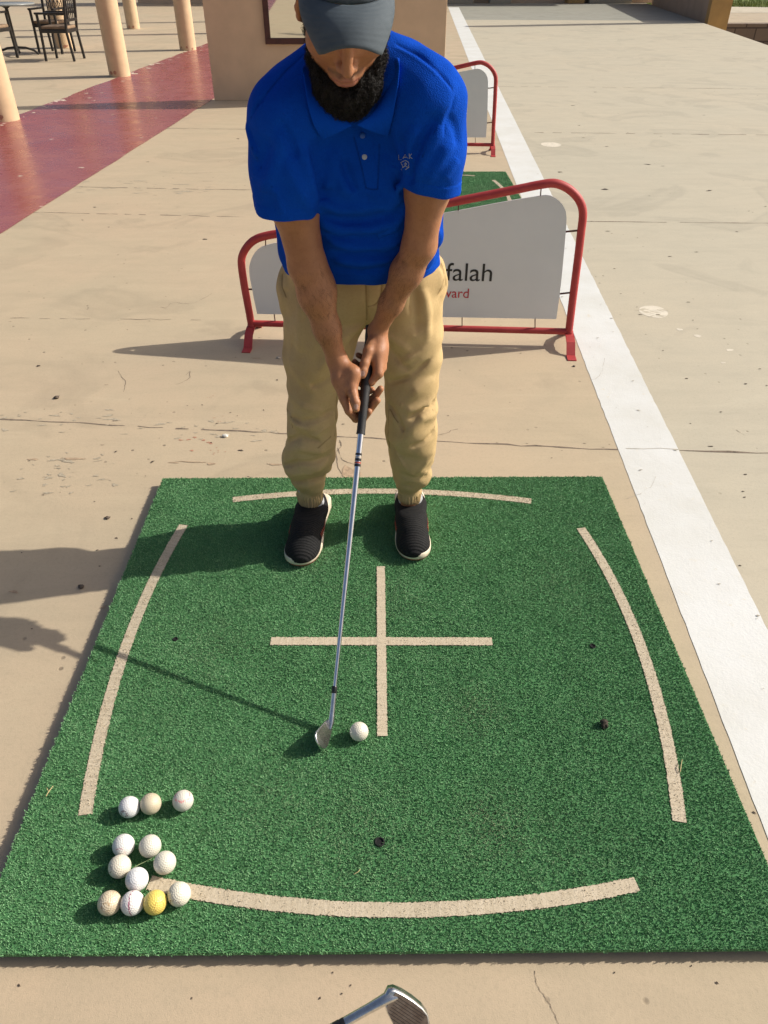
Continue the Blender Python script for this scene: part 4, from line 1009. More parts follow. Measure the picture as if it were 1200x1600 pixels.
# --- fine dark hair on the forearms
def arm_hair(E, W, seed):
    g = np.random.default_rng(seed); c_ = BV[BQ].mean(1); n_ = np.cross(BV[BQ[:, 2]]-BV[BQ[:, 0]], BV[BQ[:, 3]]-BV[BQ[:, 1]]); n_ /= np.linalg.norm(n_, axis=1)[:, None]+1e-12
    ab = W-E; t = ((c_-E) @ ab)/(ab @ ab); d_ = np.linalg.norm(c_-E-t[:, None]*ab, axis=1); ok = np.nonzero((t > -.1) & (t < .93) & (d_ < .055))[0]
    k_ = g.choice(ok, 1500, p=(lambda w_: w_/w_.sum())(np.clip(np.minimum(t[ok]+.1, .93-t[ok])*4, .02, 1))); c_, n_, t = c_[k_], n_[k_], t[k_]; rad = c_-E-t[:, None]*ab; n_ *= np.sign((n_*rad).sum(1))[:, None]
    u = nrm(ab)[None] + g.normal(0, .45, c_.shape); u -= n_*(u*n_).sum(1)[:, None]; u /= np.linalg.norm(u, axis=1)[:, None]; l_ = g.uniform(.006, .014, len(c_))[:, None]; s_ = np.cross(n_, u)*.00010
    a_, b_, e_ = c_+n_*.0002, c_+u*l_*.5+n_*.0016, c_+u*l_+n_*.0011
    V_ = np.stack([a_-s_, a_+s_, b_+s_, b_-s_, e_-s_*.4, e_+s_*.4], 1).reshape(-1, 3); i_ = np.arange(len(c_))[:, None]*6
    F_ = np.concatenate([i_+np.array([[0,1,2,3]]), i_+np.array([[3,2,5,4]])]); o = link('arm_hair', mesh_np('arm_hair', V_, F_), M_AHAIR, None); world_child(o, man); o.parent = body
M_AHAIR = simple('arm_hair', (.030,.018,.012), .7)
arm_hair(EL_R, WR_R, 5); arm_hair(EL_L, WR_L, 6)
# --- shirt
SPA = A([-.045,1.825,.79]); SPB = A([-.040,1.538,1.290]); SPL = np.linalg.norm(SPB-SPA); SPD = (SPB-SPA)/SPL
SPN = nrm(np.cross(SPD, [1,0,0])); SPN = SPN if SPN[1] < 0 else -SPN                  # out of the chest
prof_s = [-.05, .0, .08, .18, .30, .40, .47, .53, .58]
prof_a = [.193, .192, .190, .186, .184, .178, .150, .100, .074]
prof_b = [.118, .118, .120, .120, .114, .104, .090, .078, .070]
prof_n = [.0, .004, .012, .012, .008, .0, -.012, -.024, -.020]
def f_torso(P):
    q = P-SPA.astype(np.float32); s = q @ SPD.astype(np.float32); x = q[:, 0]; n = q @ SPN.astype(np.float32)
    a = np.interp(s, prof_s, prof_a); b = np.interp(s, prof_s, prof_b); n0 = np.interp(s, prof_s, prof_n)
    X = np.abs(x)/a; Y = np.abs(n-n0)/b; e = 2.35
    k = (X**e + Y**e)**(1/e); d = (k-1)*np.minimum(a, b)*.92
    return np.maximum(d, np.maximum(-.10-s, s-.575)).astype(np.float32)
def hemdir(S, E, px): return nrm(E-S)
HEM_R = at_y(446, 326, 1.54); HEM_L = at_y(677, 290, 1.53)
dR = nrm(EL_R-SHA_R + A([-.055,0,.02])); dL = nrm(EL_L-SHA_L + A([-.025,0,0.0]))
SLR = chain_r = [A([-.120,1.545,1.25]), SH_R, SH_R*.5+HEM_R*.5, HEM_R]
def f_sleeves(P):
    r = chain(P, [A([-.115,1.55,1.240]), SH_R+A([.0,0,-.004]), SH_R*.45+HEM_R*.55, HEM_R+dR*.02], [.070,.0665,.0625,.0610], .04)
    r = smax(r, ((P-HEM_R.astype(np.float32)) @ dR.astype(np.float32)), .004)
    inn = cap(P, HEM_R-dR*.03, HEM_R+dR*.06, .044, .0545); r = smax(r, -inn, .003)
    l = chain(P, [A([.040,1.545,1.255]), SH_L+A([.0,0,-.002]), SH_L*.45+HEM_L*.55, HEM_L+dL*.02], [.070,.0665,.0610,.0590], .04)
    l = smax(l, ((P-HEM_L.astype(np.float32)) @ dL.astype(np.float32)), .004)
    inn = cap(P, HEM_L-dL*.03, HEM_L+dL*.06, .042, .0525); l = smax(l, -inn, .003)
    return np.minimum(r, l)
def f_shirt0(P):
    d = f_torso(P)
    s = f_sleeves(P)
    d = smin(d, s, .028)
    trap = chain(P, [SH_R+A([.02,.015,.03]), A([-.042,1.575,1.300]), SH_L+A([-.02,.015,.03])], [.045,.058,.045], .03)
    d = smin(d, trap, .035)
    hem = (.852 + .16*np.clip(P[:, 1]-1.70, 0, .12)) - P[:, 2]
    d = smax(d, hem, .006)
    under = smax(f_torso(P)+.012, P[:, 2]-.875, .004); d = smax(d, -under, .003)         # hollow above the trousers
    return d
def S0(P): return f_shirt0(P.astype(np.float32))
def TR(pix): return trace(S0, pix)
F_SH = []
def fold(pix, w, a): F_SH.append((TR(pix), max(w*.6, .0032), a*2.3))
# right sleeve and armpit (left in the picture)
fold([(488,330),(470,300),(455,270),(448,240)], .014, .0055); fold([(494,318),(486,285),(478,255),(470,225)], .012, .006); fold([(498,305),(500,280),(494,250),(488,220)], .012, -.005)
fold([(410,300),(425,270),(437,235),(440,205)], .016, .005); fold([(400,265),(412,240),(420,215)], .013, -.004); fold([(505,300),(515,280),(520,255),(516,235)], .012, .005)
fold([(440,335),(436,310),(428,290)], .010, .003); fold([(465,250),(450,215),(436,185)], .012, -.0035)
fold([(386,190),(394,225),(404,250)], .012, .003)
# left sleeve and armpit
fold([(640,290),(640,262),(632,240),(625,215)], .013, -.006); fold([(650,285),(660,255),(672,225),(690,195)], .014, .006); fold([(665,285),(680,260),(695,238),(708,220)], .013, .005)
fold([(645,250),(655,225),(668,200),(685,175)], .012, -.005); fold([(632,260),(640,225),(650,195)], .013, .005); fold([(690,280),(704,262),(714,245)], .011, .004); fold([(700,180),(712,200),(718,225)], .012, -.003)
# chest: hanging folds below the collar, drapes
fold([(520,232),(525,262),(538,292),(548,305)], .013, .0045); fold([(535,245),(545,275),(556,300)], .011, -.004); fold([(600,240),(606,268),(604,300)], .012, .004); fold([(615,235),(622,270),(622,310)], .012, -.0045)
fold([(500,220),(498,250),(500,285),(506,310)], .014, -.005); fold([(575,300),(590,308),(612,306)], .012, .0035); fold([(626,285),(618,310),(604,330)], .014, .006)
# belly: cross creases over the waist
fold([(498,318),(530,328),(566,325),(600,318),(628,300)], .013, .005); fold([(500,335),(535,346),(575,344),(612,333),(632,318)], .011, -.006); fold([(505,350),(540,358),(580,358),(618,348),(634,336)], .012, .006)
fold([(512,366),(550,372),(590,370),(622,362)], .010, -.0055); fold([(516,378),(550,386),(590,386),(628,376)], .011, .006); fold([(520,394),(560,398),(600,396),(624,388)], .010, -.006)
fold([(522,407),(560,411),(600,408),(618,404)], .011, .005); fold([(524,421),(560,425),(600,420)], .008, -.004); fold([(500,345),(520,360),(540,366)], .009, .004); fold([(585,372),(604,366),(622,352)], .009, .006); fold([(592,395),(608,388),(622,378)], .008, .005)
fold([(672,340),(682,360),(688,380)], .010, .004); fold([(668,370),(676,385),(684,398)], .008, -.004)
# side seams of yoke
fold([(620,68),(650,84),(682,108),(707,139)], .0042, -.0030); fold([(617,74),(647,90),(678,114),(702,144)], .005, .0016); fold([(392,185),(420,142),(450,107),(474,85)], .0042, -.0024)
fold([(388,195),(400,230),(418,262)], .004, -.0015); fold([(712,148),(700,185),(690,215)], .004, -.0015)
FSH = folds_fn(F_SH)
PLK = A(TR([(570,212),(573,240),(577,268),(581,294)]), np.float32)
HEMR_C = HEM_R.astype(np.float32); HEML_C = HEM_L.astype(np.float32)
def f_shirt(P):
    d = f_shirt0(P)
    m = np.nonzero(np.abs(d) < .03)[0]
    if len(m):
        Q = P[m]; e = FSH(Q) + .0010*sines(Q, .055, 7, 3, (1,1,.6)) + .0016*sines(Q, .13, 6, 4)
        pd = segdist(Q, PLK); e += .0016*np.clip((.0165-pd)/.0022, 0, 1) - .0011*np.exp(-((pd-.0150)/.0012)**2)
        # stitched cuffs
        for c_, dd in ((HEMR_C, dR), (HEML_C, dL)):
            t = (Q-c_) @ dd.astype(np.float32); far = ((Q-c_)**2).sum(1) < .0085
            e += far*(.0012*((t > -.024)) - .0014*np.exp(-((t+.024)/.0016)**2))
        hz = Q[:, 2]-(.852 + .16*np.clip(Q[:, 1]-1.70, 0, .12)); e -= .0012*np.exp(-((hz-.024)/.0018)**2)*(f_torso(Q) < .02)
        d[m] -= e
    return d
def shirt_mat():
    m = NT('blue_polo'); v = m.coord('Object'); f = m.noise(v, 16, 4, .6); n2 = m.noise(v, 260, 2, .6)
    c = m.mix(m.ramp(f, [(.35, 0), (.7, 1)]), (.0016,.054,.40), (.0024,.064,.46)); c = m.mix(m.math('MULTIPLY', m.ramp(n2, [(.5, 0), (.8, 1)]), .4), c, (.001,.036,.29))
    sm_ = m.n('ShaderNodeAttribute', attribute_name='seam'); c = m.mix(sm_.outputs['Fac'], c, (.0006,.016,.11))
    m.base(c); m.set(Roughness=.9); m.b.inputs['Specular IOR Level'].default_value = .06
    m.b.inputs['Sheen Roughness'].default_value = .4; m.b.inputs['Sheen Tint'].default_value = (.2,.45,1,1)
    vo = m.n('ShaderNodeTexVoronoi'); vo.inputs['Scale'].default_value = 520; m.l(v, vo.inputs['Vector'])
    m.bump(m.math('ADD', vo.outputs['Distance'], m.math('MULTIPLY', m.noise(v, 70, 3), .7)), .6, .0022); return m.m
M_SHIRT = shirt_mat()
shirt, SV, SQ = sdf_object('polo_shirt', f_shirt, (-.31,1.36,.82), (.215,2.0,1.36), .0022*VS, M_SHIRT, man, 1)

# collar: a fold-over band, leaf ends at the front
fS = lambda P: f_shirt0(P.astype(np.float32))
def collar_side(inner, outer_px, back):
    inn = [at_y(*p) for p in inner]; out = list(TR(outer_px)); nst = len(inn)
    for k, o_ in enumerate(out): print('collar', k, inn[k].round(3), o_.round(3), TR([inner[k][:2]]).round(3))
    return [(i, o + nrm(CAM-o)*.0075) for i, o in zip(inn, out)] + back
NP = lambda x, y, z: A([x, y, z])
cl_back_R = [(NP(-.103,1.560,1.335), NP(-.122,1.565,1.300)), (NP(-.085,1.612,1.352), NP(-.098,1.635,1.320)), (NP(-.042,1.635,1.360), NP(-.042,1.665,1.325))]
cl_back_L = [(NP(.018,1.560,1.340), NP(.040,1.565,1.310)), (NP(.004,1.612,1.354), NP(.018,1.635,1.322)), (NP(-.042,1.635,1.360), NP(-.042,1.665,1.325))]
def build_collar(st, name):
    rows = []; m = 8
    # resample along the band
    I = np.array([s[0] for s in st]); O = np.array([s[1] for s in st])
    def cr(P, n):
        t = np.linspace(0, len(P)-1, n); out = []
        for x in t:
            i = min(int(x), len(P)-2); f = x-i; p0, p1, p2, p3 = P[max(i-1, 0)], P[i], P[i+1], P[min(i+2, len(P)-1)]
            out.append(.5*((2*p1)+(p2-p0)*f+(2*p0-5*p1+4*p2-p3)*f*f+(3*p1-p0-3*p2+p3)*f**3))
        return np.array(out)
    n = 44; I = cr(I, n); O = cr(O, n); V = []
    for i in range(n):
        for k in range(m+1):
            f = k/m; p = I[i]*(1-f)+O[i]*f; nn = nrm(np.cross(O[i]-I[i], I[min(i+1, n-1)]-I[max(i-1, 0)])); nn = nn if np.dot(nn, CAM-p) > 0 else -nn
            V.append(p + nn*.006*math.sin(math.pi*f)*(1-f*.4))
    F = [(i*(m+1)+k, i*(m+1)+k+1, (i+1)*(m+1)+k+1, (i+1)*(m+1)+k) for i in range(n-1) for k in range(m)]
    V = A(V); sd = fS(V); 
    me = mesh_np(name, V, A(F)); o = link(name, me, M_COLLAR, None, smooth=True)
    md = o.modifiers.new('s', 'SOLIDIFY'); md.thickness = .0026; md.offset = 0; md.use_even_offset = False
    sb = o.modifiers.new('b', 'SUBSURF'); sb.levels = sb.render_levels = 1
    bpy.context.view_layer.update(); me2 = bpy.data.meshes.new_from_object(o.evaluated_get(bpy.context.evaluated_depsgraph_get())); o.modifiers.clear(); o.data = me2
    me2.name = name; world_child(o, man); M = o.parent; o.parent = shirt; return o
def rib_mat():
    m = NT('blue_rib_knit'); v = m.coord('Object'); m.base((.0018,.058,.43)); m.set(Roughness=.9); m.b.inputs['Specular IOR Level'].default_value = .06
    w_ = m.n('ShaderNodeTexWave'); w_.inputs['Scale'].default_value = 110; w_.bands_direction = 'DIAGONAL'; m.l(v, w_.inputs['Vector']); m.bump(w_.outputs['Fac'], .35, .001); return m.m
M_COLLAR = rib_mat()
build_collar(collar_side([(551,196,1.462),(533,180,1.468),(513,158,1.48),(499,132,1.50),(490,105,1.525),(485,88,1.54)], [(504,219),(490,196),(481,165),(477,140),(474,118),(472,104)], cl_back_R), 'collar_leaf')
build_collar(collar_side([(556,195,1.462),(578,180,1.468),(594,158,1.48),(604,130,1.50),(609,105,1.525),(611,80,1.54)], [(607,213),(613,188),(618,160),(622,135),(624,112),(624,94)], cl_back_L), 'collar_leaf')
bp_ = TR([(569.5,245)])[0]; nb_ = nrm(CAM-bp_)
b = MB(); Mq = Vector(nb_).to_track_quat('Z', 'Y').to_matrix(); b.lathe([(.0,.0055),(.0042,.0058),(.0052,.0050),(.0052,.0030),(.0040,.0020)], 18, tuple(bp_), M=Mq); o = b.build('button', [simple('pearl_button', (.40,.42,.45), .3)]); world_child(o, man); o.parent = shirt
bp_ = TR([(566.5,212)])[0] + nb_*.0015
b = MB(); b.lathe([(.0,.0055),(.0042,.0058),(.0052,.0050),(.0052,.0030),(.0040,.0020)], 18, tuple(bp_), M=Mq); o = b.build('button', [simple('blue_button', (.02,.09,.38), .3)]); world_child(o, man); o.parent = shirt
# embroidered emblem: letters over a swinging golfer
strokes = [[(621.5,240.5),(621.5,249),(626,249)], [(629,247.5),(633,239.5),(638.5,246.5)], [(631,244.6),(636,244.3)], [(640.5,238.5),(641,247)], [(645,238.5),(641,243),(646,247)],
           [(626,254),(629,252),(634,250.5),(638,252.5),(640,256)], [(625,254),(628,259),(629,263),(626,267)], [(629,263),(633,260),(636,257),(633,254)], [(634,261),(638,263),(640,258)], [(631,257),(635,256.5)], [(627,268.5),(634,267),(641,262)]]
b = MB()
for s_ in strokes:
    s_ = [(632.5+(a_-632.5)*.86, 252+(b_-252)*.86) for a_, b_ in s_]; P_ = trace(lambda P: f_shirt(P.astype(np.float32)), s_); P_ = [p + nrm(CAM-p)*.0006 for p in P_]; b.tube(P_, .00065, 6)
o = b.build('emblem', [simple('white_thread', (.36,.37,.40), .8)]); world_child(o, man); o.parent = shirt

# --- trousers
def legpts(rows, depth):
    """rows of (left px, right px, py): centre and radius at the given depth"""
    P_, r_ = [], []
    for (a, b_, py, y) in rows:
        p, q = at_y(a, py, y), at_y(b_, py, y); P_.append((p+q)/2); r_.append(np.linalg.norm(q-p)/2)
    return P_, r_
LEG_R = [(449,566,470,1.83),(445,560,510,1.825),(446,548,560,1.815),(452,530,600,1.80),(450,525,640,1.79),(451,523,675,1.79),(448,522,705,1.80),(444,512,722,1.81),(456,508,740,1.81)]
LEG_L = [(575,690,470,1.83),(586,691,510,1.825),(596,689,560,1.815),(604,681,600,1.80),(605,680,640,1.79),(604,681,675,1.79),(610,678,705,1.80),(613,673,722,1.81),(616,669,740,1.81)]
LR, RR = legpts(LEG_R, 0); LL, RL = legpts(LEG_L, 0)
CUF_R = at_y(484,776,1.818); CUF_L = at_y(640,770,1.818)
def f_trous0(P):
    d = chain(P, LR, RR, .02); d = smin(d, chain(P, [LR[-1], at_y(483,751,1.815)], [RR[-1]*.98, .046], .01), .02)
    e = chain(P, LL, RL, .02); e = smin(e, chain(P, [LL[-1], at_y(641,748,1.815)], [RL[-1]*.98, .044], .01), .02)
    d = np.minimum(d, e)
    pel = chain(P, [A([-.125,1.845,.79]), A([.040,1.845,.79])], [.108,.108], .01)
    wst = ell(P, A([-.043,1.815,.86]), (.183,.112,.12)); pel = smin(pel, wst, .04)
    d = smin(d, pel, .045)
    for (px, py, r) in [(448,452,(.024,.045,.048)), (684,430,(.020,.045,.045))]: d = smin(d, ell(P, at_y(px, py, 1.83), r), .03)
    for c_ in (at_y(484,770,1.818), at_y(640,765,1.818)): d = smin(d, cap(P, c_+A([0,0,.012]), c_-A([0,0,.016]), .0365, .0350), .010)
    d = smax(d, .095-P[:, 2] + 0*P[:, 0], .003); d = smax(d, P[:, 2]-.905, .004)
    return d
def T0(P): return f_trous0(P.astype(np.float32))
F_TR = []
def tf(pix, w, a): F_TR.append((trace(T0, pix), max(w*.6, .0030), a*2.2))
# creases: crotch fan, knees, bunching above the cuffs
tf([(566,508),(545,520),(520,545),(500,580)], .014, .006); tf([(562,520),(540,545),(520,580)], .012, -.006); tf([(585,508),(610,525),(640,548)], .014, .006); tf([(590,525),(610,550),(640,580)], .012, -.005)
tf([(600,585),(640,560),(680,530)], .012, .005); tf([(606,600),(640,588),(672,560)], .010, -.005); tf([(625,640),(650,610),(678,590)], .012, .006); tf([(608,630),(620,650),(632,675)], .008, -.007)
tf([(610,622),(640,640),(668,632),(680,615)], .012, .006); tf([(640,655),(660,640),(680,625)], .010, -.006); tf([(628,690),(645,668),(660,655),(680,645)], .013, .008); tf([(640,700),(665,690),(680,672)], .011, -.005)
tf([(606,690),(620,712),(640,735)], .012, -.006); tf([(612,700),(630,725),(648,742)], .010, .007); tf([(676,700),(665,722),(650,740)], .010, .006)
tf([(612,738),(632,750),(650,752),(672,742)], .010, .007); tf([(616,752),(640,760),(668,754)], .006, -.006); tf([(655,748),(664,738),(674,735)], .008, .007)
tf([(452,560),(470,590),(492,612)], .014, .005); tf([(525,585),(500,600),(478,605)], .012, -.004); tf([(452,615),(475,635),(500,642)], .012, .006); tf([(450,650),(470,660),(500,655),(522,640)], .011, -.006)
tf([(449,645),(465,665),(490,672)], .010, .006); tf([(524,655),(505,670),(490,682)], .008, .005); tf([(450,690),(470,682),(500,690)], .012, -.005); tf([(447,705),(470,700),(500,705),(522,695)], .013, .006)
tf([(444,728),(465,722),(490,722),(515,712)], .009, -.006); tf([(446,738),(470,738),(498,732),(510,722)], .011, .008); tf([(456,752),(480,752),(508,742)], .008, -.007); tf([(460,762),(484,765),(514,758)], .009, .007)
tf([(500,770),(512,765),(514,757)], .007, .004); tf([(470,470),(468,510),(470,550)], .018, .004); tf([(660,450),(668,490),(668,530)], .016, .005); tf([(645,440),(650,480),(652,520)], .012, -.004)
# fly, pockets, side seams
tf([(571,438),(572,470),(573,500)], .0022, -.0022); tf([(596,440),(594,465),(588,476),(574,478)], .0016, -.0014)
tf([(688,412),(696,428),(697,446),(688,462)], .006, -.006); tf([(448,410),(440,432),(439,450),(449,466)], .006, -.006); tf([(524,690),(524,650),(527,610)], .003, -.002)
FTR = folds_fn(F_TR)
def f_trous(P):
    d = f_trous0(P); m = np.nonzero(np.abs(d) < .03)[0]
    if len(m):
        Q = P[m]; e = FTR(Q) + .0020*sines(Q, .11, 7, 8, (1,1,.7)) + .0011*sines(Q, .045, 7, 9, (1,1,.8))
        low = np.clip((.34-Q[:, 2])/.12, 0, 1); e += low*.0020*sines(Q, .05, 7, 10, (.5,.5,1.4))
        # elastic cuffs
        for c_ in (CUF_R, CUF_L):
            q = Q-c_.astype(np.float32); an = np.arctan2(q[:, 0], q[:, 1]); near = (np.hypot(q[:, 0], q[:, 1]) < .06) & (Q[:, 2] < .150)
            e += near*.0022*np.sin(an*26 + 1.3*np.sin(an*5))
        d[m] -= e
    return d
def khaki():
    m = NT('khaki_cotton'); v = m.coord('Object'); f = m.noise(v, 9, 5, .6); f2 = m.noise(v, 190, 3, .6)
    c = m.mix(m.ramp(f, [(.35, 0), (.7, 1)]), (.47,.335,.165), (.55,.405,.205)); c = m.mix(m.math('MULTIPLY', m.ramp(f2, [(.5, 0), (.8, 1)]), .35), c, (.37,.25,.115))
    sm_ = m.n('ShaderNodeAttribute', attribute_name='seam'); c = m.mix(sm_.outputs['Fac'], c, (.15,.085,.030))
    m.base(c); m.set(Roughness=.85); m.b.inputs['Specular IOR Level'].default_value = .2
    w1 = m.n('ShaderNodeTexWave'); w1.inputs['Scale'].default_value = 380; w1.bands_direction = 'DIAGONAL'; m.l(v, w1.inputs['Vector'])
    m.bump(m.math('ADD', m.math('MULTIPLY', w1.outputs['Fac'], .4), m.noise(v, 55, 4)), .3, .0016); return m.m
trous, TV, TQ = sdf_object('trousers', f_trous, (-.33,1.62,.08), (.235,2.02,.92), .0022*VS, khaki(), man, 1)

def seams(o, V, lines, f, w=.0016, k=.75):
    # stitched seams: thread darker than the cloth along the seam itself
    q = V.astype(np.float32); m = np.zeros(len(q), np.float32)
    for px_ in lines:
        P_ = A(trace(lambda P: f(P.astype(np.float32)), px_), np.float32); lo, hi = P_.min(0)-.01, P_.max(0)+.01
        i_ = np.nonzero(((q > lo) & (q < hi)).all(1))[0]
        if len(i_): m[i_] = np.maximum(m[i_], k*np.exp(-(segdist(q[i_], P_)/w)**2))
    at_ = o.data.attributes.new('seam', 'FLOAT', 'POINT'); at_.data.foreach_set('value', m)
seams(trous, TV, [[(571,438),(572,455),(572.5,470),(573,485),(573,500)], [(597,440),(596,455),(593,468),(586,476),(575,479)],
    [(690,412),(694,424),(693,438),(688,452),(684,460)], [(447,412),(441,430),(441,448),(447,464)], [(524,700),(523,680),(525,655),(526,630),(528,605)],
    [(608,640),(607,660),(606,680),(609,700)], [(449,640),(455,652),(457,668)], [(497,700),(508,690),(517,682)], [(676,640),(679,655),(679,668)], [(610,640),(616,652),(622,660)]], f_trous)
seams(shirt, SV, [[(620,68),(650,84),(682,108),(707,139)], [(392,185),(420,142),(450,107),(474,85)], [(383,196),(394,230),(408,262),(425,292)], [(707,140),(697,170),(680,205),(660,245)],
    [(553,214),(560,240),(566,266),(572,294)], [(593,226),(592,250),(591,275),(590,296)], [(572,294),(581,296),(590,296)]], f_shirt, .0014, .7)
# --- cap
def f_cap(P):
    L_ = hl(P); c = ell(L_, (0,-.008,.068), (.0835,.1065,.1010)); inner = ell(L_, (0,-.008,.066), (.0785,.1010,.0965))
    rim = L_[:, 2] - (.060 + .50*np.clip(L_[:, 1], -.11, .12))
    d = smax(c, -inner, .002); d = smax(d, -rim, .003)
    ph = np.arctan2(L_[:, 0], L_[:, 1]+.008)
    d = d + .0010*np.exp(-(np.sin(ph*3)/.05)**2) - .0006*sines(P, .03, 6, 2)
    return d
def cap_mat(name, k=1.0, lines=False):
    m = NT(name); v = m.coord('Object'); f = m.noise(v, 30, 4, .6)
    m.base(m.ramp(f, [(.3, (.052*k,.068*k,.082*k)), (.7, (.068*k,.087*k,.103*k))])); m.set(Roughness=.75); m.b.inputs['Specular IOR Level'].default_value = .3
    w1 = m.n('ShaderNodeTexWave'); w1.inputs['Scale'].default_value = 330; w1.bands_direction = 'DIAGONAL'; m.l(v, w1.inputs['Vector']); rw = m.n('ShaderNodeAttribute', attribute_name='row'); sn = m.math('SINE', m.math('MULTIPLY', rw.outputs['Fac'], 2*math.pi*9))
    m.bump(m.math('ADD', m.math('MULTIPLY', sn, .5 if lines else 0), m.math('ADD', m.math('MULTIPLY', w1.outputs['Fac'], .5), m.noise(v, 90, 3))), .3, .0012); return m.m
cb = box_of([hw(x, f, u) for x in (-.09,.09) for f in (-.12,.105) for u in (.0,.16)], .01)
capo, _, _ = sdf_object('cap', f_cap, cb[0], cb[1], .0022*VS, cap_mat('cap_cloth'), man, 1)
V = []; nu, nv = 48, 18
def brim_pt(u, v):
    th = u*R(76); bx, bf = .0815*math.sin(th), -.008 + .1040*math.cos(th); bu = .062 + .50*bf
    a = u*R(80); fx = .0560*math.sin(a)/math.sin(R(80)); ff = .1635 - .004*u*u - .030*abs(u)**7; fu = .062 + .50*.097 - .012 - .044*(1-math.cos(a))
    e = v**.9; x = bx*(1-v)+fx*v + .011*math.sin(math.pi*v)*u; f = bf*(1-v)+ff*v
    return x, f, bu*(1-e)+fu*e + .007*math.sin(math.pi*v)*(1-u*u)
for i in range(nu+1):
    for j in range(nv+1): V.append(hw(*brim_pt(-1+2*i/nu, j/nv)))
F = [(i*(nv+1)+j, (i+1)*(nv+1)+j, (i+1)*(nv+1)+j+1, i*(nv+1)+j+1) for i in range(nu) for j in range(nv)]
me = mesh_np('brim', A(V), A(F)); o = link('brim', me, cap_mat('brim_cloth', 1.12, True), None, smooth=True)
at = me.attributes.new('row', 'FLOAT', 'POINT'); at.data.foreach_set('value', np.tile(np.arange(nv+1)/nv, nu+1).astype(np.float32))
md = o.modifiers.new('s', 'SOLIDIFY'); md.thickness = .0036; md.offset = 0
bpy.context.view_layer.update(); me2 = bpy.data.meshes.new_from_object(o.evaluated_get(bpy.context.evaluated_depsgraph_get())); o.modifiers.clear(); o.data = me2; me2.name = 'brim'
world_child(o, man); o.parent = capo

# --- beard: dense mass with curled hairs standing out of it
BP = [(.0665,-.002,.004),(.0645,.014,-.034),(.0545,.040,-.068),(.0360,.070,-.094),(.0,.086,-.102)]; BRd = [.004,.008,.016,.025,.029]
def f_beard(P):
    L_ = hl(P); Q = L_.copy(); Q[:, 0] = np.abs(L_[:, 0]-.0045)
    d = chain(Q, BP, BRd, .02); d = smin(d, chain(Q, [(.0,.090,-.110),(.022,.076,-.112),(.012,.086,-.130),(.0,.090,-.130)], [.029,.029,.024,.024], .02), .02)
    d = smin(d, cap(Q, (.029,.082,-.060), (.034,.078,-.085), .008, .014), .01)
    d = smax(d, -ell(L_, (0,.112,-.056), (.031,.036,.0270)), .006)
    d = smax(d, -ell(Q, (.040,.092,-.013), (.040,.045,.055)), .008)
    return d - .0016*sines(P, .018, 9, 31) - .0013*sines(P, .0065, 9, 32)
M_BEARD = NT('black_hair'); M_BEARD.base((.012,.010,.009)); M_BEARD.set(Roughness=.62); M_BEARD.b.inputs['Specular IOR Level'].default_value = .25
bb = box_of([hw(x, f, u) for x in (-.09,.09) for f in (-.03,.14) for u in (-.20,.03)], .01)
beard, BV2, BQ2 = sdf_object('beard', f_beard, bb[0], bb[1], .0018*VS, M_BEARD.m, man, 1)
g = np.random.default_rng(77); cen = BV2.mean(0); nrmv = np.zeros_like(BV2)
fn = np.cross(BV2[BQ2[:, 2]]-BV2[BQ2[:, 0]], BV2[BQ2[:, 3]]-BV2[BQ2[:, 1]]); fn /= np.linalg.norm(fn, axis=1)[:, None]+1e-12
pick = g.choice(len(BQ2), 16000); c0 = BV2[BQ2[pick]].mean(1); n0 = fn[pick]
sgn = np.sign((f_beard((c0+n0*.003).astype(np.float32)) - f_beard((c0-n0*.003).astype(np.float32)))); n0 = n0*sgn[:, None]
b1 = np.cross(n0, g.normal(size=n0.shape)); b1 /= np.linalg.norm(b1, axis=1)[:, None]; b2 = np.cross(n0, b1)
K = 7; rad_ = g.uniform(.0012, .0034, len(c0)); tot = g.uniform(2.2, 5.0, len(c0)); lng = np.where(g.random(len(c0)) < .12, g.uniform(1.5, 3.2, len(c0)), 1.0); pts = []
for k in range(K):
    t = k/(K-1); a = t*tot; pts.append(c0 - n0*.0008 + n0*(rad_*np.sin(a)*.9 + .0022*t*lng)[:, None] + b1*(rad_*(1-np.cos(a)))[:, None] + b2*(.004*t*g.normal(0, .5, len(c0)))[:, None])
pts = np.stack(pts, 1); w_ = .00024; side = np.cross(pts[:, -1]-pts[:, 0], g.normal(size=n0.shape)); side /= np.linalg.norm(side, axis=1)[:, None]+1e-9
V = np.stack([pts-side[:, None]*w_, pts+side[:, None]*w_], 2).reshape(len(c0), K*2, 3); base = (np.arange(len(c0))*K*2)[:, None, None]
F = base + np.array([[2*k, 2*k+1, 2*k+3, 2*k+2] for k in range(K-1)])[None]
o = link('beard_curls', mesh_np('beard_curls', V.reshape(-1, 3), F.reshape(-1, 4)), M_BEARD.m, None); world_child(o, man); o.parent = beard

finish_tint()
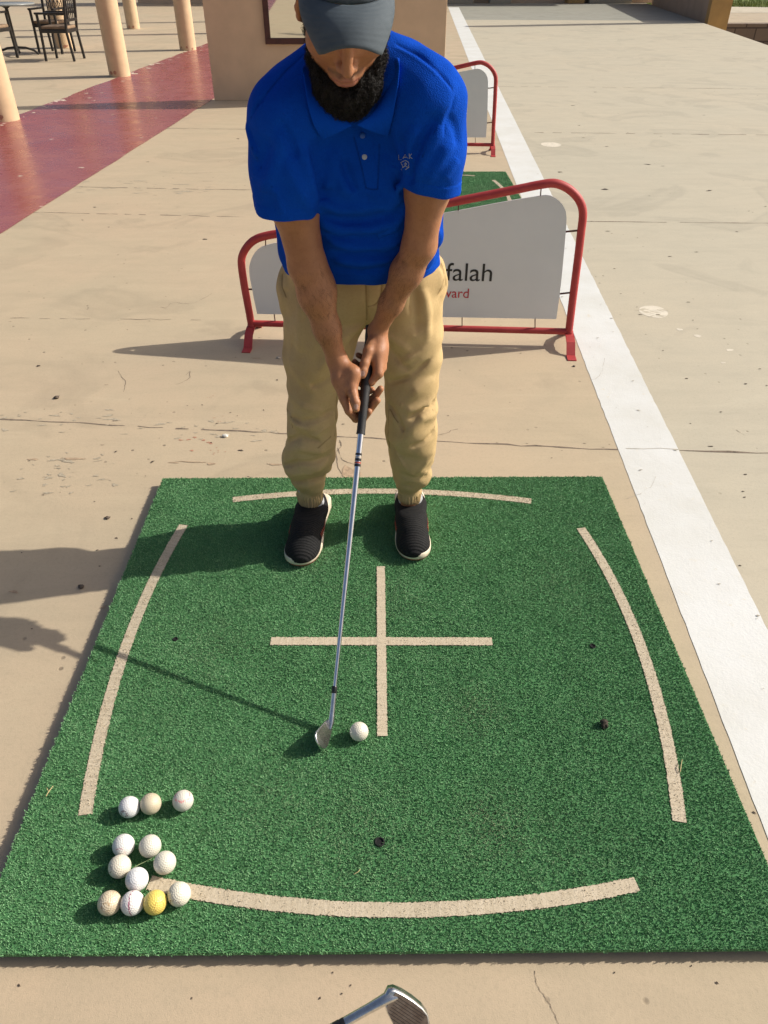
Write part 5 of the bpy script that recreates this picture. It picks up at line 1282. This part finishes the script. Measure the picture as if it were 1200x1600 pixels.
# --- shoes and socks
def knit():
    m = NT('black_knit'); v = m.coord('Object'); m.base(m.ramp(m.noise(v, 260, 2), [(.35, (.005,.005,.005)), (.75, (.016,.016,.017))])); m.set(Roughness=.85); m.b.inputs['Specular IOR Level'].default_value = .3
    w1 = m.n('ShaderNodeTexWave'); w1.inputs['Scale'].default_value = 42; w1.bands_direction = 'Y'; m.l(v, w1.inputs['Vector'])
    m.bump(m.math('ADD', w1.outputs['Fac'], m.math('MULTIPLY', m.noise(v, 420, 2), .6)), .6, .0022); return m.m
M_KNIT = knit(); M_SOLE = simple('cream_sole', (.70,.60,.46), .6, var=.12, scale=40, bump=.2); M_TREAD = simple('coral_tread', (.40,.10,.065), .6); M_SOCK = simple('grey_sock', (.42,.43,.45), .95, var=.12, scale=60, bump=.5, bscale=300)
M_ACC = simple('coral_stripe', (.42,.085,.055), .6)
SOLE = [(-.042,-.118),(-.031,-.129),(.0,-.133),(.031,-.129),(.043,-.112),(.045,-.07),(.037,-.01),(.042,.04),(.048,.075),(.044,.108),(.030,.132),(.008,.142),(-.016,.138),(-.034,.122),(-.045,.095),(-.049,.06),(-.044,.015),(-.038,-.03),(-.040,-.07)]
def make_shoe(heel, toe, z0, ankle, flip, label_side):
    hz = A([heel[0], heel[1], z0]); tz = A([toe[0], toe[1], z0]); D = nrm(tz-hz); X = A([D[1], -D[0], 0]); mid = (hz+tz)/2; s = np.linalg.norm(tz-hz)/.272
    W = lambda x, y, z: mid + X*x*flip*s + D*(y-.005)*s + A([0,0,z*s])
    sh = MB(); rings = []
    outl = rounded([A([x, y, 0]) for x, y in SOLE+SOLE[:1]], 2)[:-1]; n = len(outl)
    def rise(y): return .006*max(0, (y-.075)/.067)**2
    def lev(z, grow): return [W(p[0]*grow, p[1]*(1+(grow-1)*.5), z + rise(p[1]) + (.020*max(0, (-p[1]-.02)/.1) if z > .01 else 0)) for p in outl]
    rs = [lev(.0, .90), lev(.001, .93), lev(.007, .96)]
    t_ = MB(); V = [p for r_ in rs for p in r_]; F = [(k*n+i, k*n+(i+1) % n, (k+1)*n+(i+1) % n, (k+1)*n+i) for k in range(len(rs)-1) for i in range(n)]; t_.add(V, F, 0, True); t_.add(rs[0], [tuple(range(n))], 0)
    rs = [lev(.006, .96), lev(.010, 1.0), lev(.020, 1.0), lev(.0255, .975), lev(.026, .90), lev(.0245, .5)]
    V = [p for r_ in rs for p in r_]; F = [(k*n+i, k*n+(i+1) % n, (k+1)*n+(i+1) % n, (k+1)*n+i) for k in range(len(rs)-1) for i in range(n)]; sh.add(V, F, 0, True); sh.add(rs[-1], [tuple(range(n))], 0); sh.add(rs[0], [tuple(range(n))], 0)
    Wm = np.stack([X*flip, D, A([0,0,1])], 0)
    def f_up(P):
        L_ = ((P-mid.astype(np.float32)) @ Wm.T.astype(np.float32))/s; L_[:, 1] += .005
        d = chain(L_, [(.0,.100,.026),(-.002,.062,.034),(-.002,.012,.043),(-.001,-.045,.052),(0,-.088,.048)], [.0300,.0350,.0370,.0345,.0335], .03)
        d = smin(d, chain(L_, [(.0,-.055,.05),(.0,-.066,.085)], [.0390,.0365], .01), .02)
        d = smin(d, ell(L_, (-.001,.090,.024), (.0445,.0515,.029)), .015)
        d = smax(d, .018-L_[:, 2] + .0*L_[:, 0] + 0, .004)
        top = (L_[:, 2] - (.067 + .13*(L_[:, 1]+.066)**1 + 4.0*np.clip(L_[:, 1]+.066, -.05, .0)**2*1.5 - 5.0*L_[:, 0]**2)); d = smax(d, top, .004)
        rid = np.clip(1-np.abs(L_[:, 1]-.005)/.065, 0, 1)
        d = d - rid*.0007*np.sin(L_[:, 1]*2*math.pi/.0085)
        return d*s
    r = None
    lo = np.minimum(hz, tz)-A([.09,.07,.01]); hi = np.maximum(hz, tz)+A([.09,.07,.19])
    up, _, _ = sdf_object('shoe', f_up, lo, hi, .0026*VS, M_KNIT, man, 1)
    o = sh.build('sole', [M_SOLE]); world_child(o, man); o.parent = up
    o = t_.build('outsole', [M_TREAD]); world_child(o, man); o.parent = up
    for side in (-1, 1):
        b = MB()
        for k in range(8):
            y = -.012+.0085*k; P_ = []
            for zz in (.034,.042,.050):
                xs = np.linspace(.0, .06, 60); q = np.array([W(side*x, y, zz) for x in xs]); v = f_up(q.astype(np.float32)); i_ = np.nonzero(v > 0)[0]; i_ = i_[0] if len(i_) else 40; P_.append(W(side*(xs[i_]-.0002), y + (zz-.03)*.25, zz))
            b.tube(P_, .0015, 5)
        o = b.build('side_stripes', [M_ACC]); world_child(o, man); o.parent = up
    so_ = MB(); ak = A([ankle[0], ankle[1], 0]); base_ = W(0,-.066,.06)
    so_.tube([base_, base_*.5+A([ankle[0], ankle[1], z0+.095])*.5, A([ankle[0], ankle[1], .165])], [.038,.0365,.034], 20); o = so_.build('sock', [M_SOCK]); world_child(o, man)
    return up
def xy(p): return (p[0], p[1])
make_shoe(xy(at_z(496,782,.05)), xy(at_z(466,883,.045)), .0285, xy(CUF_R), 1, 'r')
make_shoe(xy(at_z(639,776,.05)), xy(at_z(648,874,.045)), .0285, xy(CUF_L), -1, 'l')
# ------------------------------------------------------------------ light, sky, camera
w = bpy.data.worlds.new('World'); SC.world = w; w.use_nodes = True
nt = w.node_tree; bg = nt.nodes['Background']; sky = nt.nodes.new('ShaderNodeTexSky'); sky.sky_type = 'NISHITA'; sky.sun_disc = False
sky.sun_elevation = SUN_EL; sky.sun_rotation = math.atan2(SUN_DIR[0], SUN_DIR[1]); sky.air_density = .8; sky.dust_density = 4.0; sky.ozone_density = .3
nt.links.new(sky.outputs[0], bg.inputs['Color']); bg.inputs['Strength'].default_value = .092
sd = bpy.data.lights.new('sun', 'SUN'); sd.energy = 4.0; sd.angle = R(.55); sd.color = (1.0, .95, .855)
so = bpy.data.objects.new('sun', sd); COL.objects.link(so); so.rotation_euler = Vector(SUN_DIR).to_track_quat('Z', 'Y').to_euler(); so.location = (8, 2, 9)
cd = bpy.data.cameras.new('camera'); cam = bpy.data.objects.new('camera', cd); COL.objects.link(cam); SC.camera = cam
cd.sensor_fit = 'VERTICAL'; cd.sensor_height = 24; cd.lens = FPX/1600*24; cd.clip_end = 1000; cd.clip_start = .05
Mx = Matrix.Identity(4)
for i in range(3): Mx[i][0], Mx[i][1], Mx[i][2], Mx[i][3] = RT[i], UP[i], -FW[i], CAM[i]
cam.matrix_world = Mx
vs = SC.view_settings; vs.view_transform = 'Standard'; vs.look = 'None'; vs.gamma = 1; vs.exposure = .35; vs.use_curve_mapping = False
SC.render.engine = 'CYCLES'; SC.cycles.use_denoising = True; SC.cycles.max_bounces = 8
